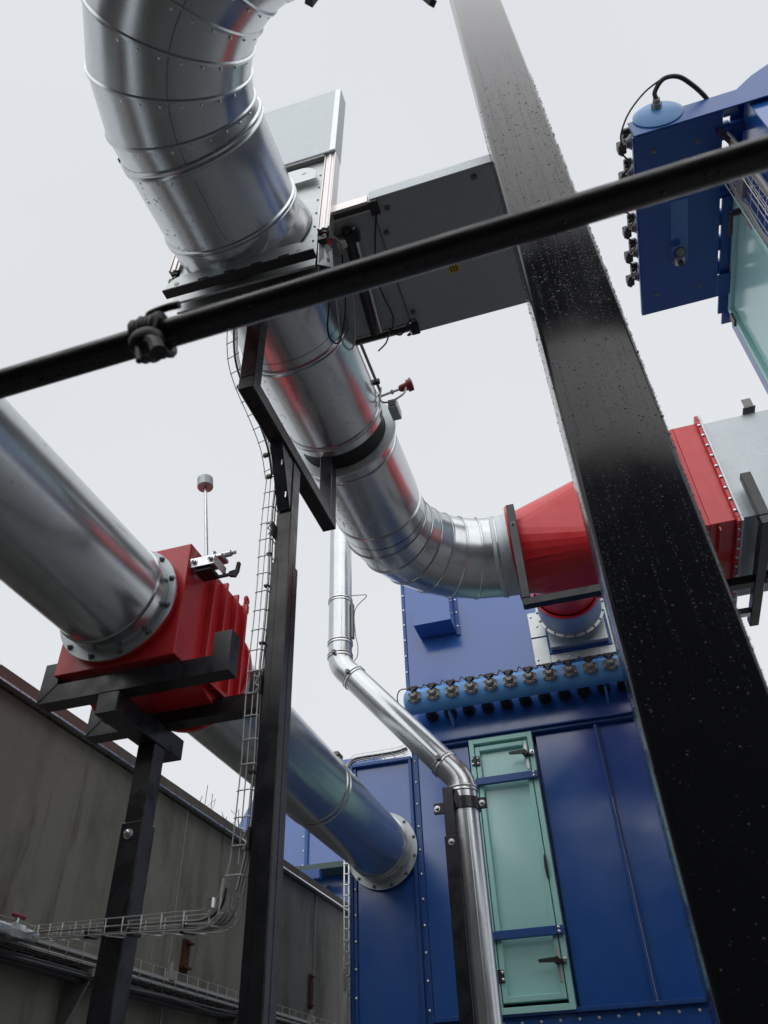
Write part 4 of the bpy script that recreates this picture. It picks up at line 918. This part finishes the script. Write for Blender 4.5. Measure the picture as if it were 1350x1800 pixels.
for y in (2.62, 2.98, 3.34, 3.55, 3.76) if False else (2.60, 2.8, 3.0, 3.2, 3.4, 3.6):
    vo = place('valve', VALVE, t2, (T2X - 0.13, y, T2Z - 0.05), (R(90), R(0), R(-90)))
    for nm, me in (('solenoid', SOL), ('nut', NUT)):
        c = bpy.data.objects.new(nm, me); COL.objects.link(c); c.parent = vo
    bm = nb(); cyl(bm, (T2X + 0.1, y + 0.1, T2Z - 0.06), (FX + 0.03, y + 0.1, T2Z - 0.06), 0.04, 12); cyl(bm, (1.52, y + 0.1, T2Z - 0.06), (1.57, y + 0.1, T2Z - 0.06), 0.056, 12); obj('pulse_pipe', bm, 'bluedark', t2)
    bm = nb(); box(bm, T2X - 0.27, T2X - 0.22, y - 0.03, y + 0.03, T2Z - 0.12, T2Z - 0.05, 0.006); box(bm, T2X - 0.255, T2X - 0.235, y - 0.045, y + 0.045, T2Z - 0.11, T2Z - 0.085, 0.003); obj('valve_plug', bm, 'plastic', t2)
pts = []
for y in (2.60, 2.8, 3.0, 3.2, 3.4, 3.6): pts += [(T2X - 0.245, y - 0.03, T2Z - 0.10), (T2X - 0.245, y + 0.03, T2Z - 0.10), (T2X - 0.20, y + 0.11, T2Z - 0.11)]
pts = [(T2X + 0.06, 2.335, T2Z + 0.085), (T2X - 0.06, 2.37, T2Z + 0.05), (T2X - 0.17, 2.44, T2Z + 0.0), (T2X - 0.235, 2.52, T2Z - 0.06)] + pts[:-1]
bm = nb(); tube(bm, smooth_path(pts, 5), 0.006, 5); obj('valve_cable', bm, 'cable', t2)
b2('gauge_recess', 1.19, 1.30, 3.02, 3.50, 6.2865, 6.2895, 'blue', 0)
ga = thing('pressure_gauge', 'round pressure gauge hanging below the dark guard plate', 'gauge', (1.25, 3.42, 6.25))
bm = nb(); lathe(bm, (1.235, 3.38, 6.24), (0, -0.5, -0.86), [(0, 0.03), (0.025, 0.033), (0.03, 0.03)], 20); obj('gauge_case', bm, 'plastic', ga)
bm = nb(); lathe(bm, (1.235, 3.38 - 0.0152, 6.24 - 0.0262), (0, -0.5, -0.86), [(0, 0.026), (0.001, 0.026)], 20); obj('dial', bm, 'valvemetal', ga)
bm = nb(); box(bm, 1.205, 1.268, 3.43, 3.49, 6.235, 6.285, 0.004); obj('regulator_block', bm, 'plate_steel', ga)
bm = nb(); cyl(bm, (1.237, 3.46, 6.234), (1.237, 3.46, 6.205), 0.018, 10); obj('drain_cup', bm, 'plastic', ga)

# ------------------------------------------------------------------ wire cable trays
def wire_tray(root, path, side, up, wd, ht, step, rw=0.0028, nl=3, cables=(), left=True, wm='wire'):
    """mesh cable tray swept along path. side: width direction, up: direction of the side walls"""
    path = [V(p) for p in path]; side = V(side).normalized(); up = V(up).normalized()
    offs = ([side * (-wd / 2) + up * ht, side * (-wd / 2) + up * (ht * 0.5)] if left else []) + [side * (wd * (i / (nl - 1) - 0.5)) for i in range(nl)] + [side * (wd / 2) + up * (ht * 0.5), side * (wd / 2) + up * ht]
    for k, o in enumerate(offs):
        bm = nb(); pp = [p + o for p in path]; tube(bm, pp, rw, 5); obj('long_wire', bm, wm, root)
    # cross wires
    acc = 0.0; nxt = step * 0.5; me = None
    for a, b in zip(path[:-1], path[1:]):
        L = (b - a).length; d = (b - a) / L
        while nxt <= acc + L:
            p = a + d * (nxt - acc); q = rw * 1.9
            if me is None:
                bm = nb(); tube(bm, ([side * (-wd / 2 - q) + up * ht] if left else []) + [side * (-wd / 2 - q) - up * q * 0.2, side * (-wd / 2 + 0.006) - up * q, side * (wd / 2 - 0.006) - up * q, side * (wd / 2 + q) - up * q * 0.2, side * (wd / 2 + q) + up * ht], rw, 5)
                bmesh.ops.recalc_face_normals(bm, faces=bm.faces)
                me = bpy.data.meshes.new('cross_wire'); bm.to_mesh(me); bm.free(); me.materials.append(M[wm])
                for f in me.polygons: f.use_smooth = True
            place('cross_wire', me, root, p); nxt += step
        acc += L
    for (o, r, m) in cables:
        bm = nb(); pts = []
        for i, p in enumerate(path): pts.append(p + side * o[0] + up * o[1])
        tube(bm, pts, r, 6); obj('cable', bm, m, root)

ct = thing('column_cable_tray', 'wire mesh cable tray climbing the tall duct stand', 'cable tray', (-1.242, 2.465, 2.3))
tx, ty = -1.242, 2.465
cpath = [(tx - 0.025, ty, 2.27), (tx - 0.005, ty, 2.37)] + [(tx + 0.004 * math.sin(i * 1.7), ty, 2.5 + 0.2 * i) for i in range(9)] + [(tx, ty, 4.12)]
wire_tray(ct, cpath, (1, 0, 0), (0, 1, 0), 0.05, 0.055, 0.094, 0.0026, nl=2, left=False, cables=(((0.022, 0.008), 0.005, 'cable'), ((0.024, 0.03), 0.0035, 'cablegrey')))
bm = nb(); tube(bm, [(tx, ty, 2.35), (tx + 0.003, ty, 3.2), (tx, ty, 4.1)], 0.0024, 5); obj('long_wire', bm, 'wire', ct)
for z in (2.43, 3.01, 3.78):
    bm = nb(); box(bm, tx + 0.028, tx + 0.034, ty - 0.008, ty + 0.05, z - 0.04, z + 0.04, 0.003); obj('tray_clamp', bm, 'plastic', ct)
    bm = nb(); tube(bm, [(tx + 0.0, ty - 0.004, z + 0.035), (tx + 0.024, ty - 0.008, z + 0.025), (tx + 0.01, ty - 0.008, z), (tx + 0.028, ty - 0.008, z - 0.016), (tx + 0.016, ty - 0.008, z - 0.036)], 0.0035, 5); obj('clamp_clip', bm, 'wire', ct)
for z in (2.66, 3.19, 3.47, 3.64):
    bm = nb(); box(bm, tx + 0.012, tx + 0.034, ty - 0.006, ty + 0.012, z - 0.004, z + 0.004); obj('cable_tie', bm, 'cable', ct)

ut = thing('upper_cable_tray', 'curved wire mesh tray along the left side of the duct beam', 'cable tray', (-1.25, 2.2, 4.2))
upath = smooth_path([(-1.245, 2.455, 4.10), (-1.235, 2.36, 4.20), (-1.235, 2.22, 4.27), (-1.245, 2.08, 4.34), (-1.245, 1.98, 4.42), (-1.225, 1.90, 4.55), (-1.20, 1.86, 4.66)], 4)
wire_tray(ut, upath, (0.9, 0, 0.3), (0.0, 0.3, 0.6), 0.04, 0.04, 0.07, 0.0022, nl=2, left=False, cables=(((0.012, 0.01), 0.005, 'cable'),))
for p in (upath[0], upath[3], upath[12]):
    bm = nb(); box(bm, p.x - 0.014, p.x + 0.014, p.y - 0.01, p.y + 0.01, p.z - 0.008, p.z + 0.012, 0.003); obj('tray_clamp', bm, 'valvemetal', ut)

ht_ = thing('crossing_cable_tray', 'wire mesh tray with grey cables bridging from stand to the wall', 'cable tray', (-2.3, 3.4, 2.3))
p0, p1 = V((-1.30, 2.50, 2.165)), V((-3.0, 3.72, 2.49))
dd = (p1 - p0).normalized(); sd2 = V((dd.y, -dd.x, 0)).normalized()
hp = smooth_path([(-1.262, 2.49, 2.25), (-1.275, 2.49, 2.195), p0 + dd * 0.06, p0 + dd * 0.25], 4) + [p0 + dd * t for t in (0.45, 0.8, 1.15, 1.5, 1.8, 2.08)]
wire_tray(ht_, hp, sd2, (0, 0, 1), 0.085, 0.058, 0.19, 0.0028, cables=(((0.0, 0.008), 0.005, 'cablegrey'), ((-0.015, 0.008), 0.0045, 'cablegrey'), ((0.016, 0.008), 0.0045, 'cablegrey'), ((-0.028, 0.03), 0.0045, 'cable')))
for t in (0.25, 0.75, 1.25):
    c = p0 + dd * t; bm = nb(); obox(bm, c + V((0, 0, 0.005)), sd2, dd, 0.06, 0.006, 0.03); obj('cable_tie', bm, 'cable', ht_)
bm = nb(); cyl(bm, p0 + V((-0.02, -0.05, 0.085)), p0 + V((-0.02, -0.05, 0.055)), 0.014, 10); obj('tray_bolt', bm, 'zinc', ht_)

wt = thing('wall_cable_tray', 'long wire mesh tray with bundled cables fixed along the concrete wall', 'cable tray', (-3.1, 5.5, 2.45))
wp = [(-3.1, 2.0 + 0.4 * i, 2.455) for i in range(17)]
wire_tray(wt, wp, (1, 0, 0), (0, 0, 1), 0.16, 0.10, 0.15, 0.0025, wm='wiredull', cables=(((-0.05, 0.015), 0.012, 'cable'), ((-0.02, 0.016), 0.012, 'cable'), ((0.012, 0.015), 0.010, 'cablegrey'), ((0.04, 0.014), 0.010, 'cable'), ((0.06, 0.012), 0.008, 'cablegrey'), ((-0.03, 0.04), 0.010, 'cable'), ((0.03, 0.045), 0.007, 'cable')))
for y in (2.6, 4.3, 6.2, 7.9):
    bm = nb(); box(bm, WX + 0.012, -3.0, y - 0.02, y + 0.02, 2.40, 2.44, 0.003); prism(bm, [(WX + 0.012, y - 0.006, 2.15), (WX + 0.05, y - 0.006, 2.15), (-3.02, y - 0.006, 2.399), (WX + 0.012, y - 0.006, 2.399)], (0, 0.012, 0)); obj('wall_bracket', bm, 'valvemetal', wt)
wpz = thing('wall_pipe', 'pale grey pipe running along the wall below the cable tray', 'pipe', (-3.12, 6, 2.4))
bm = nb(); cyl(bm, (-3.14, 3.2, 2.52), (-3.14, 9.5, 2.52), 0.022, 14); obj('tube', bm, 'pipegrey', wpz)
for y in (5.35, 8.0):
    bm = nb(); cyl(bm, (-3.14, y, 2.52), (-3.14, y, 2.64), 0.018, 10); box(bm, -3.17, -3.11, y - 0.035, y + 0.035, 2.53, 2.58, 0.004); obj('tee_fitting', bm, 'pipegrey', wpz)
lp = thing('lower_wall_pipes', 'bundle of dark pipes and cables strapped under the wall cable tray', 'pipes', (-3.1, 5, 2.36))
for (x, z, r) in ((-3.16, 2.405, 0.011), (-3.13, 2.392, 0.012), (-3.10, 2.40, 0.009), (-3.07, 2.388, 0.012), (-3.045, 2.40, 0.008), (-3.02, 2.41, 0.010)):
    bm = nb(); tube(bm, smooth_path([(x, 1.9, z), (x, 3.5, z + 0.004), (x, 5, z - 0.006), (x, 6.4, z + 0.003), (x, 8.4, z)], 5), r, 8); obj('pipe', bm, 'cable' if r != 0.009 else 'pipegrey', lp)
rng = random.Random(21)
for k in range(9):
    x = -3.17 + 0.019 * k; pts = [(x + rng.uniform(-.008, .008), 1.9 + 0.55 * i, 2.435 - rng.uniform(0.0, 0.05)) for i in range(13)]
    bm = nb(); tube(bm, smooth_path(pts, 4), rng.choice((0.006, 0.008, 0.010)), 6); obj('cable', bm, rng.choice(('cable', 'cable', 'cable', 'cablegrey')), lp)
vv = thing('ball_valve', 'small ball valve with red handle beside the wall tray', 'valve', (-3.02, 3.55, 2.5))
bm = nb(); cyl(bm, (-3.0, 3.4, 2.50), (-3.0, 3.72, 2.50), 0.03, 14); lathe(bm, (-3.0, 3.5, 2.50), (0, 1, 0), [(0, 0.03), (0.02, 0.042), (0.1, 0.042), (0.12, 0.03)], 8); cyl(bm, (-3.0, 3.56, 2.53), (-3.0, 3.56, 2.56), 0.012, 8); obj('valve_body', bm, 'zinc', vv)
bm = nb(); box(bm, -3.01, -2.99, 3.52, 3.62, 2.561, 2.58, 0.006); obj('handle', bm, 'redsensor', vv)

# tray beside the house and tray on top of the wing
sl_ = thing('house_side_tray', 'narrow upright cable ladder beside the left edge of the blue house', 'cable tray', (-2.45, 6.97, 3))
for x in (-2.442, -2.399, -2.414):
    bm = nb(); box(bm, x - 0.006 if x != -2.414 else x - 0.004, x + 0.006 if x != -2.414 else x + 0.004, 6.95 + (0.03 if x == -2.414 else 0), 6.962 + (0.03 if x == -2.414 else 0), 2.42, 3.66); obj('side_rail', bm, 'zinc' if x != -2.414 else 'plastic', sl_)
rung = shared_mesh('rung_bar', lambda bm: box(bm, -0.026, 0.026, -0.004, 0.004, -0.004, 0.004), 'zinc')
for i in range(11): place('rung', rung, sl_, (-2.421, 6.945, 2.72 + 0.088 * i))
bm = nb(); tube(bm, smooth_path([(-2.43, 6.955, 2.66), (-2.425, 6.94, 2.55), (-2.44, 6.93, 2.42), (-2.48, 6.92, 2.2)], 5), 0.01, 6); obj('cable', bm, 'cablegrey', sl_)
bm = nb(); box(bm, -2.444, -2.424, 6.93, 6.948, 2.62, 2.74, 0.002); obj('junction_strip', bm, 'valvemetal', sl_)
tt = thing('wing_top_tray', 'wire tray with black cables lying on top of the blue wing', 'cable tray', (-2.1, 7.05, 4.56))
tp = [(-2.45, 7.06, 4.35), (-2.44, 7.06, 4.48), (-2.38, 7.06, 4.56), (-2.28, 7.06, 4.575), (-2.1, 7.06, 4.575), (-1.92, 7.06, 4.58), (-1.82, 7.06, 4.60)]
wire_tray(tt, smooth_path(tp, 3), (0, 1, 0), (0, 0, 1), 0.1, 0.055, 0.1, 0.0025, cables=(((-0.035, 0.016), 0.014, 'cable'), ((-0.01, 0.02), 0.012, 'cable')))
t3 = thing('second_house_tray', 'wire mesh tray with wavy grey cables beside the overhead teal door', 'cable tray', (1.56, 2.85, 6))
wire_tray(t3, [(1.56, 2.86, 4.9 + 0.2 * i) for i in range(8)], (0, 1, 0), (-1, 0, 0), 0.2, 0.05, 0.12, 0.003, nl=4)
for k in range(2):
    bm = nb(); tube(bm, smooth_path([(1.53, 2.955 - 0.02 * k + 0.008 * math.sin(i * 2.1 + k), 4.9 + 0.12 * i) for i in range(12)], 4), 0.006, 5); obj('cable', bm, 'cablegrey', t3)
bm = nb(); box(bm, 1.52, 1.55, 2.8, 2.92, 5.95, 6.05, 0.004); obj('junction_strip', bm, 'valvemetal', t3)
bm = nb(); cyl(bm, (1.55, 2.70, 6.4), (1.55, 2.70, 4.8), 0.02, 10); obj('conduit', bm, 'valvemetal', t3)

# ------------------------------------------------------------------ duct hanger tips at the very top
hg = thing('duct_hanger', 'black steel hanger under the duct at the top edge', 'bracket', (0, 0.75, 4.5))

# ------------------------------------------------------------------ foreground post
FY = 1.5
po = thing('foreground_post', 'wide wet black steel post close to the camera', 'post', (0.209, 1.63, 0))
px0, px1 = 0.0865, 0.333
bm = nb(); box(bm, px0, px1, FY, FY + 0.26, 0, 8.0, 0.013, 4); obj('post', bm, 'post', po)
rng = random.Random(5)
sp = []
for _ in range(120):
    x = rng.uniform(px0 + 0.016, px1 - 0.014); z = rng.uniform(2.2, 4.8); L = rng.uniform(0.25, 1.1); zz = z
    dx = 0
    while zz < z + L:
        dx += rng.gauss(0, 0.0007)
        if rng.random() < 0.75: sp.append(((x + dx, FY, zz), (0, -1, 0), (0, 0, 1), rng.uniform(0.0006, 0.0015), rng.uniform(1.0, 2.2)))
        zz += rng.uniform(0.006, 0.022)
for _ in range(900):
    sp.append(((rng.uniform(px0 + 0.014, px1 - 0.012), FY, rng.uniform(1.7, 5.2)), (0, -1, 0), (0, 0, 1), rng.choice((0.0007, 0.0009, 0.0011, 0.0014, 0.0018, 0.0026)), rng.uniform(0.9, 1.5)))
for _ in range(1000):
    e = rng.random() < 0.62
    sp.append(((px0 + 0.0005 if e else px1 - 0.0005, FY + rng.uniform(0.0, 0.012) if not e else FY + rng.uniform(0.004, 0.25), rng.uniform(1.7, 5.2)), (-1, -0.25, 0) if e else (1, -0.3, 0), (0, 0, 1), rng.uniform(0.001, 0.0028), rng.uniform(0.9, 1.8)))
sp = [(p, nn, d_, s_ * (1.0 + 0.45 * max(0.0, min(1.0, (p[2] - 2.6) / 1.2))), st) for (p, nn, d_, s_, st) in sp]
drops('raindrops', po, sp, 'water')

# ------------------------------------------------------------------ foreground rail with knotted strap
ra = thing('handrail', 'black round rail crossing the view close to the camera', 'rail', (0, 0.64, 2.64))
bm = nb(); tube(bm, [(-1.6, 0.64, 2.606), (-0.83, 0.64, 2.622), (0, 0.64, 2.637), (0.42, 0.64, 2.646), (1.4, 0.64, 2.666)], 0.0235, 24); obj('tube', bm, 'rail', ra)
sp = []
for _ in range(60):
    x = rng.uniform(-0.8, 0.5); a = R(rng.gauss(262, 14)); zc = 2.637 + 0.0207 * x
    nrm = V((0, math.cos(a), math.sin(a)))
    sp.append((V((x, 0.64, zc)) + nrm * 0.0234, nrm, (1, 0, 0), rng.uniform(0.0012, 0.0032), rng.uniform(1.0, 2.0)))
drops('raindrops', ra, sp, 'water')
kn = thing('knotted_strap', 'black strap knotted around the rail with dangling ends', 'strap', (-0.55, 0.64, 2.63))
kx, kz = -0.552, 2.627
for k in range(4):
    bm = nb(); x = kx - 0.024 + 0.013 * k
    pts = [V((x + 0.003 * math.sin(a * 2 + k), 0.64 + (0.029 + 0.002 * (k % 2)) * math.cos(a), kz + (0.029 + 0.002 * (k % 2)) * math.sin(a))) for a in [i * math.pi / 12 for i in range(25)]]
    tube(bm, pts, 0.0078, 8); obj('strap_turn', bm, 'rubber', kn)
bm = nb(); bmesh.ops.create_icosphere(bm, subdivisions=3, radius=0.026)
rr2 = random.Random(2)
for v in bm.verts: v.co = V((kx + 0.004 + v.co.x * 1.15, 0.618 + v.co.y * 0.8, kz - 0.038 + v.co.z * 0.9)) * 1.0 + V((rr2.gauss(0, 0.0008), 0, rr2.gauss(0, 0.0008)))
obj('knot', bm, 'rubber', kn)
for (pts, r) in (([(kx + 0.0, 0.615, kz - 0.04), (kx + 0.026, 0.612, kz - 0.06), (kx + 0.04, 0.61, kz - 0.09)], 0.0125), ([(kx - 0.008, 0.615, kz - 0.04), (kx + 0.002, 0.611, kz - 0.075), (kx + 0.008, 0.61, kz - 0.098)], 0.005), ([(kx, 0.63, kz + 0.03), (kx - 0.01, 0.625, kz + 0.045), (kx + 0.02, 0.625, kz + 0.052), (kx + 0.045, 0.625, kz + 0.05)], 0.0065)):
    bm = nb(); tube(bm, smooth_path(pts, 5), r, 10); obj('strap_end', bm, 'rubber', kn)
# hanger tips
bm = nb(); tube(bm, [(-0.385, 0.75, 4.42), (-0.30, 0.73, 4.56), (-0.26, 0.70, 4.66)], 0.02, 4); obj('hanger_leg', bm, 'plastic', hg)
bm = nb(); tube(bm, [(-0.007, 0.75, 4.02), (-0.03, 0.745, 4.10), (-0.10, 0.72, 4.3), (-0.18, 0.70, 4.66)], 0.013, 4); obj('hanger_leg', bm, 'plastic', hg)

# the second unit is the larger model of the same filter: set it at its size and place
for root_, loc_ in ((h2, (3.24, 4.455, 1.6)), (t2, (1.573, 4.185, 8.150)), (ga, (1.688, 4.617, 7.878)), (t3, (2.106, 3.848, 7.54))):
    root_.scale = (1.35, 1.35, 1.35); root_.location = loc_
